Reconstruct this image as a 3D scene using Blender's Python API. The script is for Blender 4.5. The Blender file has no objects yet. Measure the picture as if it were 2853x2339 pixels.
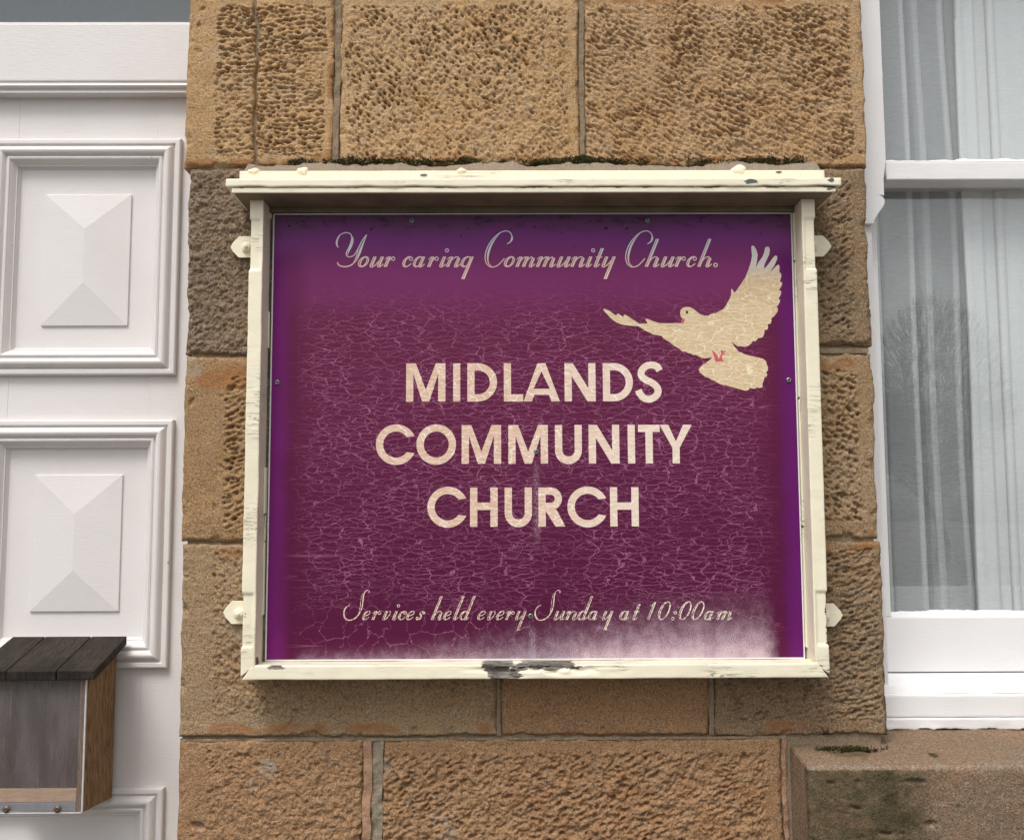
import bpy, bmesh, math, random
import numpy as np
from mathutils import Vector, Matrix
from mathutils.geometry import tessellate_polygon

H = 1.35          # height of the notice panel's lower edge above the pavement; meshes are modelled from that edge
S = bpy.context.scene
col = S.collection
R = math.radians
random.seed(7)
rng = np.random.default_rng(11)

# ------------------------------------------------------------------ camera
cd = bpy.data.cameras.new('camera')
cam = bpy.data.objects.new('camera', cd)
col.objects.link(cam)
cd.sensor_width = 36.0
cd.lens = 36.0 * 2900 / 2853
cd.clip_end = 2000
cd.clip_start = 0.02
yaw, pitch, roll = 0.00605561, 0.09521393, -0.00365861
fw = Vector((math.sin(yaw) * math.cos(pitch), math.cos(yaw) * math.cos(pitch), math.sin(pitch)))
rt = Vector((math.cos(yaw), -math.sin(yaw), 0))
up = rt.cross(fw)
rt2 = rt * math.cos(roll) + up * math.sin(roll)
up2 = up * math.cos(roll) - rt * math.sin(roll)
mw = Matrix((rt2, up2, -fw)).transposed().to_4x4()
mw.translation = Vector((-0.04937, -1.82762, 0.23849 + H))
cam.matrix_world = mw
S.camera = cam

# ------------------------------------------------------------------ sky, sun, exposure (overcast)
SUN_EL, SUN_AZ = 58.0, 206.0
w = bpy.data.worlds.new('World')
S.world = w
w.use_nodes = True
wt = w.node_tree
wt.nodes.clear()
sky = wt.nodes.new('ShaderNodeTexSky')
sky.sky_type = 'NISHITA'
sky.sun_disc = False
sky.sun_elevation = R(SUN_EL)
sky.sun_rotation = R(SUN_AZ)
sky.air_density = 1.0
sky.dust_density = 4.0
sky.ozone_density = 1.0
hs = wt.nodes.new('ShaderNodeHueSaturation')
hs.inputs['Saturation'].default_value = 0.10
bg = wt.nodes.new('ShaderNodeBackground')
bg.inputs['Strength'].default_value = 0.115
wo = wt.nodes.new('ShaderNodeOutputWorld')
wt.links.new(sky.outputs[0], hs.inputs['Color'])
wt.links.new(hs.outputs[0], bg.inputs['Color'])
wt.links.new(bg.outputs[0], wo.inputs['Surface'])
sl = bpy.data.lights.new('sun', 'SUN')
sl.energy = 1.25
sl.angle = R(24)
sl.color = (1.0, 0.97, 0.93)
sun = bpy.data.objects.new('sun', sl)
col.objects.link(sun)
sdir = Vector((math.sin(R(SUN_AZ)) * math.cos(R(SUN_EL)), math.cos(R(SUN_AZ)) * math.cos(R(SUN_EL)), math.sin(R(SUN_EL))))
sun.rotation_euler = sdir.to_track_quat('Z', 'Y').to_euler()
sun.location = (-2, -6, 9)
S.view_settings.view_transform = 'Standard'
S.view_settings.look = 'None'
S.view_settings.exposure = 0.52
S.view_settings.gamma = 1.0
S.view_settings.use_curve_mapping = False
S.cycles.use_denoising = True
S.cycles.denoising_prefilter = 'NONE'
S.cycles.max_bounces = 6
S.cycles.diffuse_bounces = 3
S.cycles.adaptive_threshold = 0.015
S.cycles.glossy_bounces = 3
S.cycles.transparent_max_bounces = 16


# ------------------------------------------------------------------ node helper
class NT:
    def __init__(self, name):
        self.m = bpy.data.materials.new(name)
        self.m.use_nodes = True
        self.t = self.m.node_tree
        self.t.nodes.clear()
        self.out = self.t.nodes.new('ShaderNodeOutputMaterial')

    def set(self, sock, v):
        if v is None:
            return
        if hasattr(v, 'is_output'):
            self.t.links.new(v, sock)
        elif isinstance(v, (tuple, list)) and len(v) == 3 and sock.type == 'RGBA':
            sock.default_value = (*v, 1)
        else:
            sock.default_value = v

    def n(self, kind, ins=(), **props):
        nd = self.t.nodes.new(kind)
        for k, v in props.items():
            setattr(nd, k, v)
        for k, v in dict(ins).items():
            self.set(nd.inputs[k], v)
        return nd

    def math(self, op, a, b=None, c=None, clamp=False):
        nd = self.n('ShaderNodeMath', operation=op, use_clamp=clamp)
        for i, v in enumerate((a, b, c)):
            if v is not None:
                self.set(nd.inputs[i], v)
        return nd.outputs[0]

    def mul(self, a, b): return self.math('MULTIPLY', a, b)
    def add(self, a, b): return self.math('ADD', a, b)
    def sub(self, a, b): return self.math('SUBTRACT', a, b)
    def mx(self, a, b): return self.math('MAXIMUM', a, b)
    def mn(self, a, b): return self.math('MINIMUM', a, b)

    def ss(self, v, lo, hi, a=0.0, b=1.0):
        nd = self.n('ShaderNodeMapRange', interpolation_type='SMOOTHSTEP')
        for k, x in zip(('Value', 'From Min', 'From Max', 'To Min', 'To Max'), (v, lo, hi, a, b)):
            self.set(nd.inputs[k], x)
        return nd.outputs[0]

    def mix(self, f, a, b, mode='MIX'):
        nd = self.n('ShaderNodeMix', data_type='RGBA', blend_type=mode)
        self.set(nd.inputs[0], f)
        self.set(nd.inputs[6], a)
        self.set(nd.inputs[7], b)
        return nd.outputs[2]

    def obj(self):
        if not hasattr(self, '_o'):
            self._o = self.n('ShaderNodeTexCoord').outputs['Object']
            s = self.n('ShaderNodeSeparateXYZ')
            self.t.links.new(self._o, s.inputs[0])
            self.x, self.y, self.z = s.outputs
        return self._o

    def scaled(self, sx, sy, sz, off=(0, 0, 0), rot=(0, 0, 0)):
        nd = self.n('ShaderNodeMapping', {'Vector': self.obj(), 'Scale': (sx, sy, sz), 'Location': off, 'Rotation': rot})
        return nd.outputs[0]

    def noise(self, v, scale, detail=4, rough=0.55, dist=0.0):
        nd = self.n('ShaderNodeTexNoise', {'Vector': v, 'Scale': scale, 'Detail': detail, 'Roughness': rough, 'Distortion': dist})
        return nd.outputs[0]

    def noisec(self, v, scale, detail=3):
        nd = self.n('ShaderNodeTexNoise', {'Vector': v, 'Scale': scale, 'Detail': detail})
        return nd.outputs[1]

    def voro(self, v, scale, feature='DISTANCE_TO_EDGE', rand=1.0):
        nd = self.n('ShaderNodeTexVoronoi', {'Vector': v, 'Scale': scale, 'Randomness': rand}, feature=feature)
        return nd.outputs['Distance']

    def flat(self):
        if not hasattr(self, '_fl'):
            self.obj()
            self._fl = self.n('ShaderNodeCombineXYZ', {0: self.x, 1: self.z}).outputs[0]
        return self._fl

    def fmap(self, sx, sz, ox=0.0, oz=0.0, v=None):
        return self.n('ShaderNodeMapping', {'Vector': v or self.flat(), 'Scale': (sx, sz, 1), 'Location': (ox, oz, 0)}).outputs[0]

    def n2(self, scale, detail=3, rough=0.55, v=None):
        return self.n('ShaderNodeTexNoise', {'Vector': v or self.flat(), 'Scale': scale, 'Detail': detail, 'Roughness': rough}, noise_dimensions='2D').outputs[0]

    def v2(self, v):
        return self.n('ShaderNodeTexVoronoi', {'Vector': v, 'Scale': 1.0}, feature='DISTANCE_TO_EDGE', voronoi_dimensions='2D').outputs['Distance']

    def attr(self, name):
        return self.n('ShaderNodeAttribute', attribute_name=name)

    def bump(self, h, strength, dist):
        return self.n('ShaderNodeBump', {'Height': h, 'Strength': strength, 'Distance': dist}).outputs[0]

    def bsdf(self, colr, rough=0.6, normal=None, metal=0.0, spec=0.5):
        p = self.n('ShaderNodeBsdfPrincipled', {'Base Color': colr, 'Roughness': rough, 'Metallic': metal, 'Specular IOR Level': spec})
        if normal is not None:
            self.set(p.inputs['Normal'], normal)
        self.t.links.new(p.outputs[0], self.out.inputs['Surface'])
        return self.m


# ------------------------------------------------------------------ materials
def stone_mat(name, main, alt, grey, seed, mixalt=0.5):
    k = NT(name)
    o = k.scaled(1, 1, 1, off=(seed * 3.1, seed * 1.7, seed * 2.3))
    big = k.noise(o, 8, 4, 0.6, 0.4)
    med = k.noise(o, 42, 5, 0.65)
    fine = k.noise(o, 560, 2, 0.75)
    grit = k.noise(k.scaled(1, 1, 1, off=(seed, 9, 4)), 240, 3, 0.7)
    bed = k.noise(k.scaled(2.2, 2.2, 15, off=(seed, 0, seed * 5)), 5, 3, 0.6, 0.6)
    c = k.mix(k.ss(k.add(k.mul(big, 0.6), k.mul(bed, 0.4)), 0.40, 0.62 + (0.5 - mixalt) * 0.2), main, alt)
    c = k.mix(k.mul(k.ss(med, 0.48, 0.72), 0.8), c, grey)
    c = k.mix(k.ss(grit, 0.34, 0.50, 0.62, 0.0), c, tuple(v * 0.35 for v in grey))
    c = k.mix(k.ss(fine, 0.34, 0.54, 0.42, 0.0), c, (0.06, 0.042, 0.026))
    c = k.mix(k.ss(fine, 0.54, 0.70, 0.0, 0.45), c, (0.62, 0.50, 0.36))
    c = k.mix(k.ss(grit, 0.56, 0.70, 0.0, 0.42), c, (0.60, 0.53, 0.43))
    at = k.attr('stain')
    s = k.n('ShaderNodeSeparateColor', {'Color': at.outputs['Color']})
    mo, ru, pa = s.outputs[0], s.outputs[1], s.outputs[2]
    mn = k.add(k.mul(med, 0.6), k.mul(grit, 0.4))
    c = k.mix(k.mul(k.ss(k.mul(ru, mn), 0.12, 0.62), 0.75), c, (0.330, 0.140, 0.052))
    c = k.mix(k.mul(k.ss(k.mul(pa, mn), 0.22, 0.60), 0.50), c, (0.42, 0.37, 0.31))
    mc = k.mix(k.ss(grit, 0.4, 0.62), (0.028, 0.024, 0.016), (0.075, 0.072, 0.024))
    c = k.mix(k.ss(k.mul(mo, k.add(mn, 0.25)), 0.25, 0.62, 0.0, 0.9), c, mc)
    h = k.add(k.mul(grit, 0.9), k.mul(fine, 0.6))
    return k.bsdf(c, 0.93, k.bump(h, 1.0, 0.0030), spec=0.12)


def mortar_mat(name, a, b):
    k = NT(name)
    o = k.obj()
    c = k.mix(k.noise(o, 60, 5, 0.65), a, b)
    c = k.mix(k.ss(k.noise(o, 400, 2), 0.35, 0.6, 0.4, 0.0), c, (0.06, 0.05, 0.04))
    return k.bsdf(c, 0.95, k.bump(k.noise(o, 260, 4, 0.7), 0.7, 0.002), spec=0.1)


def paint_mat(name, colr, dirt, rough=0.42, brush=(1, 1, 1), amt=0.25, crack=0.0):
    k = NT(name)
    o = k.obj()
    br = k.noise(k.scaled(*brush), 55, 4, 0.6)
    big = k.noise(o, 7, 3, 0.55)
    c = k.mix(k.ss(k.add(k.mul(br, 0.35), k.mul(big, 0.65)), 0.42, 0.72, 0.0, amt), colr, dirt)
    sp = k.noise(o, 90, 1)
    c = k.mix(k.ss(sp, 0.80, 0.83, 0.0, 0.6), c, (0.12, 0.1, 0.09))
    h = k.add(k.mul(br, 1.0), k.mul(k.noise(o, 240, 3), 0.25))
    return k.bsdf(c, rough, k.bump(h, 0.34, 0.0012), spec=0.4)


def cream_mat(name='cream_paint'):
    """old cream gloss paint, cracked and flaked back to grey wood where the vertex value 'rot' is high"""
    k = NT(name)
    o = k.obj()
    rot = k.attr('rot').outputs['Fac']
    grain = k.noise(k.scaled(6, 60, 130), 3, 6, 0.7, 0.3)
    flake = k.noise(k.scaled(38, 120, 150), 1, 5, 0.65, 0.5)
    big = k.noise(o, 10, 3)
    c = k.mix(k.ss(big, 0.45, 0.7, 0, 0.5), (0.87, 0.80, 0.615), (0.78, 0.70, 0.53))
    c = k.mix(k.ss(k.noise(o, 120, 4, 0.7), 0.62, 0.75, 0, 0.35), c, (0.52, 0.46, 0.34))
    bare = k.ss(k.add(rot, k.mul(k.sub(flake, 0.5), 1.2)), 0.44, 0.50)
    w1 = k.mix(k.ss(grain, 0.35, 0.65), (0.045, 0.033, 0.024), (0.30, 0.27, 0.235))
    w1 = k.mix(k.ss(k.noise(k.scaled(30, 60, 60), 1.3, 4), 0.5, 0.7, 0, 0.7), w1, (0.035, 0.022, 0.012))
    c = k.mix(bare, c, w1)
    # hairline splits along the timber
    sp = k.noise(k.scaled(7, 40, 120, off=(3, 1, 2)), 1, 4, 0.6, 0.8)
    ln = k.math('ABSOLUTE', k.sub(sp, 0.5))
    msk = k.ss(k.noise(o, 9, 2), 0.52, 0.66)
    split = k.mul(k.ss(ln, 0.0, 0.014, 1, 0), msk)
    c = k.mix(k.mul(split, 0.75), c, (0.07, 0.05, 0.035))
    h = k.sub(k.mul(k.noise(k.scaled(20, 60, 60), 3, 4), 0.3), k.add(k.mul(bare, k.sub(1.2, grain)), k.mul(split, 0.6)))
    rgh = k.ss(bare, 0, 1, 0.38, 0.9)
    return k.bsdf(c, rgh, k.bump(h, 0.6, 0.0022), spec=0.4)


def plain(name, c, rough=0.5, metal=0.0, spec=0.5, ns=120, amt=0.25):
    k = NT(name)
    f = k.noise(k.obj(), ns, 4, 0.6)
    cc = k.mix(k.ss(f, 0.35, 0.7, 0, amt), c, tuple(x * 0.55 for x in c))
    return k.bsdf(cc, rough, k.bump(f, 0.15, 0.001), metal, spec)


def wood_mat(name, a, b, dark, sc, grain=1.0):
    k = NT(name)
    v = k.scaled(*sc)
    g = k.noise(v, 4, 6, 0.7, 0.25)
    g2 = k.noise(v, 17, 4, 0.7, 0.2)
    c = k.mix(k.ss(g, 0.40, 0.60), a, b)
    c = k.mix(k.ss(g2, 0.47, 0.62, 0, 0.9), c, dark)
    c = k.mix(k.ss(k.noise(k.obj(), 14, 3), 0.45, 0.7, 0, 0.45), c, dark)
    return k.bsdf(c, 0.85, k.bump(k.add(g, g2), 0.7 * grain, 0.002), spec=0.2)


def crackle(k):
    """0..1 lines of the crazed print; flat cells higher up, rounder and larger ones at the foot"""
    k.obj()
    x, z = k.x, k.z
    wc = k.n('ShaderNodeTexNoise', {'Vector': k.flat(), 'Scale': 45, 'Detail': 4, 'Roughness': 0.6}, noise_dimensions='2D').outputs[1]
    sc = k.n('ShaderNodeVectorMath', {0: wc, 1: (0.5, 0.5, 0.5)}, operation='SUBTRACT').outputs[0]
    wv = k.n('ShaderNodeVectorMath', {0: sc, 1: (0.034, 0.011, 0)}, operation='MULTIPLY').outputs[0]
    v = k.n('ShaderNodeVectorMath', {0: k.flat(), 1: wv}, operation='ADD').outputs[0]
    l1 = k.ss(k.v2(k.fmap(21, 88, 0, 0, v)), 0.010, 0.036, 1.0, 0.0)
    l2 = k.ss(k.v2(k.fmap(44, 150, 5, 9, v)), 0.012, 0.045, 1.0, 0.0)
    l3 = k.ss(k.v2(k.fmap(36, 24, 2, 4, v)), 0.005, 0.018, 1.0, 0.0)
    mid = k.mx(l1, k.mul(l2, k.ss(k.n2(16, 2), 0.34, 0.52, 0.5, 0.95)))
    foot = k.ss(k.add(z, k.mul(k.sub(k.n2(9, 2), 0.5), 0.06)), 0.075, 0.12)
    return k.add(k.mul(mid, foot), k.mul(l3, k.sub(1.0, foot)))


def panel_mat():
    k = NT('printed_panel')
    k.obj()
    x, z = k.x, k.z
    zz = k.add(z, k.mul(k.sub(k.n2(5, 3), 0.5), 0.05))
    ax = k.math('ABSOLUTE', x)
    axn = k.add(ax, k.mul(k.sub(k.n2(14, 3), 0.5), 0.02))
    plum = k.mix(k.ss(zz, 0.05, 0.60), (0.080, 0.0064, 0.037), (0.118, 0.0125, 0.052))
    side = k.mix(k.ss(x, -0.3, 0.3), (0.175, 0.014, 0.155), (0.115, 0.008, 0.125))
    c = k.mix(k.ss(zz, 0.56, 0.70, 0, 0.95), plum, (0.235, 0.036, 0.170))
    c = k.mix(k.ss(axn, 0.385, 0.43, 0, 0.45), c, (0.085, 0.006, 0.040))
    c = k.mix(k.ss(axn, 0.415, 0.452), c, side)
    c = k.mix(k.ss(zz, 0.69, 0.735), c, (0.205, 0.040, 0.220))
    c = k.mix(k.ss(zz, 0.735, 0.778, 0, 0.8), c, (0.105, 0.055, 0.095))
    # fine mottling of the faded ink
    c = k.mix(k.ss(k.n2(420, 3, 0.7), 0.42, 0.7, 0, 0.10), c, (0.22, 0.06, 0.13))
    # crazing
    cr = crackle(k)
    fade = k.mul(k.ss(axn, 0.36, 0.43, 1, 0), k.ss(zz, 0.55, 0.67, 1, 0))
    patch = k.ss(k.n2(11, 3), 0.32, 0.62, 0.55, 1.0)
    c = k.mix(k.mul(k.mul(cr, fade), k.mul(patch, 0.70)), c, (0.44, 0.165, 0.29))
    # long straight cracks reaching for the side edges
    lv = k.math('ABSOLUTE', k.sub(k.n2(1.0, 1, 0.5, k.fmap(1.2, 42, 1, 3)), 0.5))
    lc = k.mul(k.ss(lv, 0.001, 0.007, 1, 0), k.mul(k.ss(ax, 0.32, 0.37), k.mul(k.ss(axn, 0.39, 0.44, 1, 0), k.ss(z, 0.56, 0.64, 1, 0))))
    c = k.mix(k.mul(lc, 0.38), c, (0.36, 0.13, 0.25))
    # chalky bloom at the foot, heaviest to the right, with runs below two screws
    right = k.mul(k.ss(x, -0.35, 0.34, 0.50, 0.95), k.ss(axn, 0.385, 0.425, 1.0, 0.0))
    reach = k.ss(x, -0.40, 0.36, 0.050, 0.205)
    bl = k.mul(k.math('POWER', k.sub(1.0, k.math('DIVIDE', z, reach, clamp=True)), 2.3), right)
    sp = k.n2(560, 4, 0.75)
    sp = k.ss(sp, k.sub(0.66, k.mul(bl, 0.34)), k.sub(0.82, k.mul(bl, 0.30)))
    bl2 = k.add(bl, k.mul(k.mul(k.sub(k.n2(60, 4), 0.5), 0.5), k.ss(bl, 0.0, 0.3)))
    bloom = k.add(k.mul(k.ss(bl2, 0.05, 1.25), 0.80), k.mul(sp, k.ss(bl, 0.0, 0.25, 0.0, 0.45)))
    bloom = k.mul(k.mn(bloom, 0.93), k.ss(k.n2(24, 3, 0.6, k.fmap(1.6, 0.7)), 0.25, 0.6, 0.72, 1.0))
    c = k.mix(bloom, c, (0.60, 0.47, 0.53))
    def run(xc, z0, z1):
        d = k.math('ABSOLUTE', k.sub(x, k.add(xc, k.mul(k.sub(k.n2(25, 3), 0.5), 0.006))))
        m = k.mul(k.ss(d, 0.001, 0.009, 1, 0), k.mul(k.ss(z, z0, z0 + 0.05), k.ss(z, z1 - 0.03, z1, 1, 0)))
        return k.mul(m, k.ss(k.n2(380, 3), 0.40, 0.65, 0.0, 0.30))
    c = k.mix(run(0.0036, 0.18, 0.345), c, (0.62, 0.5, 0.56))
    c = k.mix(run(-0.006, -0.03, 0.066), c, (0.62, 0.55, 0.6))
    # dark specks and grime by the head
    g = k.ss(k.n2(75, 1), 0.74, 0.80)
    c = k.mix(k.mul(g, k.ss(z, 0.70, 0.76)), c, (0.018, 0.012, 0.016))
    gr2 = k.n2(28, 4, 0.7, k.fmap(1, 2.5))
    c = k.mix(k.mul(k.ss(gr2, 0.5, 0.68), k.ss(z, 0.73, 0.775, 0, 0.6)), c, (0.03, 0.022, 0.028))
    return k.bsdf(c, 0.42, k.bump(k.mul(cr, fade), 0.25, 0.0004), spec=0.14)


def letter_mat(name, a, b, line, strength=0.9, top=None, pal=0.5, worn=0.0):
    k = NT(name)
    o = k.obj()
    cr = crackle(k)
    n = k.n2(60, 3, 0.7)
    c = k.mix(k.ss(n, 0.35, 0.65), a, b)
    c = k.mix(k.mul(cr, strength), c, line)
    pale = k.ss(k.add(k.x, k.mul(k.sub(k.n2(12, 3), 0.5), 0.12)), -0.10, 0.24, 0, pal)
    c = k.mix(pale, c, line)
    if worn:
        c = k.mix(k.mul(k.ss(k.n2(230, 3, 0.7), 0.44, 0.62), worn), c, (0.15, 0.03, 0.06))
    if top:
        c = k.mix(k.ss(k.z, top[0], top[1]), c, top[2])
    return k.bsdf(c, 0.5, k.bump(cr, 0.2, 0.0003), spec=0.3)


def slab_fresnel(k, ior):
    bf = k.n('ShaderNodeNewGeometry').outputs['Backfacing']
    io = k.ss(bf, 0.0, 1.0, ior, 1.0 / ior)
    return k.n('ShaderNodeFresnel', {'IOR': io}).outputs[0]


def glass_mat(name, tint, refl):
    k = NT(name)
    f = slab_fresnel(k, refl)
    f = k.math('MULTIPLY', f, 1.9, clamp=True)
    tr = k.n('ShaderNodeBsdfTransparent', {'Color': tint})
    nz = k.bump(k.noise(k.obj(), 3.0, 2), 0.04, 0.02)
    gl = k.n('ShaderNodeBsdfGlossy', {'Color': (1, 1, 1), 'Roughness': 0.012, 'Normal': nz})
    mx = k.n('ShaderNodeMixShader')
    k.set(mx.inputs[0], f)
    k.t.links.new(tr.outputs[0], mx.inputs[1])
    k.t.links.new(gl.outputs[0], mx.inputs[2])
    k.t.links.new(mx.outputs[0], k.out.inputs['Surface'])
    return k.m


def net_mat(name, opac, colr):
    k = NT(name)
    weave = k.noise(k.scaled(900, 900, 900), 1, 1)
    moire = k.noise(k.scaled(25, 25, 190), 1, 2, 0.5, 2.5)
    fac = k.add(opac, k.add(k.mul(k.sub(weave, 0.5), 0.2), k.mul(k.sub(moire, 0.5), 0.18)))
    df = k.n('ShaderNodeBsdfDiffuse', {'Color': colr})
    tl = k.n('ShaderNodeBsdfTranslucent', {'Color': colr})
    m1 = k.n('ShaderNodeMixShader', {0: 0.12})
    k.t.links.new(df.outputs[0], m1.inputs[1])
    k.t.links.new(tl.outputs[0], m1.inputs[2])
    tr = k.n('ShaderNodeBsdfTransparent')
    m2 = k.n('ShaderNodeMixShader')
    k.set(m2.inputs[0], fac)
    k.t.links.new(tr.outputs[0], m2.inputs[1])
    k.t.links.new(m1.outputs[0], m2.inputs[2])
    k.t.links.new(m2.outputs[0], k.out.inputs['Surface'])
    return k.m


def acrylic_mat():
    k = NT('scuffed_acrylic')
    haze = k.ss(k.noise(k.scaled(9, 9, 3), 3, 5, 0.6), 0.3, 0.8, 0.10, 0.24)
    scr = k.ss(k.noise(k.scaled(220, 220, 9), 1, 3, 0.6), 0.64, 0.72, 0, 0.18)
    spk = k.ss(k.voro(k.obj(), 110, 'F1'), 0.03, 0.07, 0.35, 0)
    f = k.add(haze, k.add(scr, spk))
    df = k.n('ShaderNodeBsdfDiffuse', {'Color': (0.36, 0.31, 0.30)})
    tr = k.n('ShaderNodeBsdfTransparent', {'Color': (0.93, 0.93, 0.95)})
    m1 = k.n('ShaderNodeMixShader')
    k.set(m1.inputs[0], f)
    k.t.links.new(tr.outputs[0], m1.inputs[1])
    k.t.links.new(df.outputs[0], m1.inputs[2])
    gl = k.n('ShaderNodeBsdfGlossy', {'Color': (1, 1, 1), 'Roughness': 0.18})
    fr = slab_fresnel(k, 1.45)
    m2 = k.n('ShaderNodeMixShader')
    k.set(m2.inputs[0], fr)
    k.t.links.new(m1.outputs[0], m2.inputs[1])
    k.t.links.new(gl.outputs[0], m2.inputs[2])
    k.t.links.new(m2.outputs[0], k.out.inputs['Surface'])
    return k.m


M = {}
M['mortar'] = mortar_mat('lime_mortar', (0.33, 0.25, 0.165), (0.24, 0.18, 0.12))
M['cement'] = mortar_mat('grey_cement', (0.36, 0.29, 0.21), (0.25, 0.20, 0.145))
M['pink'] = mortar_mat('pink_mortar', (0.44, 0.255, 0.16), (0.38, 0.23, 0.145))
M['door'] = paint_mat('door_paint', (0.745, 0.705, 0.685), (0.62, 0.575, 0.55), 0.38, (1, 1, 14), 0.34)
M['window'] = paint_mat('window_paint', (0.83, 0.815, 0.81), (0.72, 0.70, 0.69), 0.35, (1, 1, 10), 0.30)
M['cream'] = cream_mat()
M['shade_grime'] = plain('shaded_grimy_soffit', (0.23, 0.18, 0.115), 0.7, 0, 0.3, 14, 0.8)  # dark brown holds the cap's painted shade as well as some staining
M['grey'] = plain('grey_board', (0.105, 0.120, 0.130), 0.35, 0, 0.5, 60, 0.12)
M['panel'] = panel_mat()
M['caps'] = letter_mat('block_letter_ink', (0.66, 0.43, 0.31), (0.74, 0.52, 0.40), (0.93, 0.83, 0.73), 1.0, None, 0.45)
M['script_top'] = letter_mat('script_ink_pink', (0.90, 0.60, 0.53), (0.92, 0.64, 0.58), (0.94, 0.72, 0.66), 0.2, (0.690, 0.715, (0.86, 0.80, 0.86)))
M['script_low'] = letter_mat('script_ink_cream', (0.84, 0.62, 0.48), (0.88, 0.70, 0.58), (0.95, 0.88, 0.78), 0.3, None, 0.5, 0.75)
M['dove'] = letter_mat('dove_ink', (0.64, 0.46, 0.28), (0.70, 0.53, 0.34), (0.88, 0.79, 0.55), 1.0, (0.655, 0.70, (0.80, 0.76, 0.72)), 0.0)
M['dove_pink'] = plain('dove_pink_ink', (0.58, 0.10, 0.13), 0.5)
M['black'] = plain('black_ink', (0.01, 0.01, 0.012), 0.4)
M['plum'] = plain('plum_ink', (0.095, 0.012, 0.036), 0.5)
M['edge'] = plain('white_sheet_edge', (0.80, 0.80, 0.80), 0.4)
M['screw'] = plain('screw_steel', (0.30, 0.31, 0.32), 0.35, 0.85)
M['rust'] = plain('rusty_steel', (0.16, 0.11, 0.085), 0.5, 0.6)
M['oldwood'] = wood_mat('weathered_wood', (0.18, 0.15, 0.12), (0.27, 0.235, 0.19), (0.035, 0.025, 0.018), (4, 30, 60))
M['roofwood'] = wood_mat('dark_roof_boards', (0.034, 0.026, 0.019), (0.062, 0.049, 0.037), (0.008, 0.006, 0.005), (75, 5, 5))
M['sidewood'] = wood_mat('warm_larch', (0.42, 0.265, 0.135), (0.30, 0.170, 0.078), (0.075, 0.038, 0.018), (40, 45, 2.6), 1.3)
M['backwood'] = wood_mat('box_inside', (0.15, 0.085, 0.055), (0.10, 0.06, 0.045), (0.045, 0.03, 0.025), (30, 30, 2))
M['paleplank'] = wood_mat('pale_pine', (0.82, 0.56, 0.33), (0.76, 0.50, 0.28), (0.60, 0.38, 0.2), (3, 30, 40), 0.3)
M['acrylic'] = acrylic_mat()
M['acredge'] = plain('acrylic_edge', (0.58, 0.58, 0.56), 0.3)
M['glass'] = glass_mat('window_glass', (0.975, 0.985, 0.985), 1.52)
M['net'] = net_mat('net_curtain_cloth', 0.40, (0.93, 0.95, 0.955))
M['net2'] = net_mat('net_curtain_cloth_dense', 0.80, (0.94, 0.955, 0.955))
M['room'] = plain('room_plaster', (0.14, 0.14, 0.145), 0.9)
M['pave'] = plain('paving', (0.135, 0.128, 0.118), 0.9, 0, 0.2, 3, 0.3)
M['bark'] = plain('tree_bark', (0.045, 0.038, 0.032), 0.9)
M['greyedge'] = plain('weathered_edge', (0.34, 0.36, 0.38), 0.8)
M['slate'] = plain('bare_lead', (0.10, 0.11, 0.12), 0.6)


# ------------------------------------------------------------------ object helpers
ROOTS = []


def thing(name, label, cat, group=None):
    o = bpy.data.objects.new(name, None)
    o.empty_display_size = 0.1
    col.objects.link(o)
    o['label'] = label
    o['category'] = cat
    if group:
        o['group'] = group
    ROOTS.append(o)
    return o


def link(name, me, mat, parent=None):
    o = bpy.data.objects.new(name, me)
    if mat is not None and not me.materials:
        me.materials.append(mat)
    col.objects.link(o)
    if parent is not None:
        o.parent = parent
    return o


def mesh(name, v, f, smooth=False):
    me = bpy.data.meshes.new(name)
    me.from_pydata([tuple(p) for p in v], [], [tuple(q) for q in f])
    if smooth:
        me.polygons.foreach_set('use_smooth', [True] * len(me.polygons))
    me.update()
    return me


def box(name, x, y, z, mat, parent=None, bev=0.0015, seg=2, jit=0.0):
    bm = bmesh.new()
    bmesh.ops.create_cube(bm, size=1)
    for v in bm.verts:
        v.co = Vector((x[0] if v.co.x < 0 else x[1], y[0] if v.co.y < 0 else y[1], z[0] if v.co.z < 0 else z[1]))
        if jit:
            v.co += Vector([random.uniform(-jit, jit) for _ in range(3)])
    if bev:
        bmesh.ops.bevel(bm, geom=bm.edges[:], offset=bev, segments=seg, affect='EDGES', profile=0.5)
    me = bpy.data.meshes.new(name)
    bm.to_mesh(me)
    bm.free()
    return link(name, me, mat, parent)


def prism(name, poly, axis, a, b, mat, parent=None, bev=0.0):
    """poly: closed outline in the plane across 'axis'; extruded from a to b"""
    def P(p, t):
        return (t, p[0], p[1]) if axis == 'x' else ((p[0], t, p[1]) if axis == 'y' else (p[0], p[1], t))
    n = len(poly)
    bm = bmesh.new()
    A = [bm.verts.new(P(p, a)) for p in poly]
    B = [bm.verts.new(P(p, b)) for p in poly]
    bm.faces.new(A)
    bm.faces.new(B[::-1])
    for i in range(n):
        bm.faces.new((A[i], B[i], B[(i + 1) % n], A[(i + 1) % n]))
    bmesh.ops.recalc_face_normals(bm, faces=bm.faces[:])
    if bev:
        bmesh.ops.bevel(bm, geom=bm.edges[:], offset=bev, segments=2, affect='EDGES', profile=0.5)
    me = bpy.data.meshes.new(name)
    bm.to_mesh(me)
    bm.free()
    return link(name, me, mat, parent)


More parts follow.
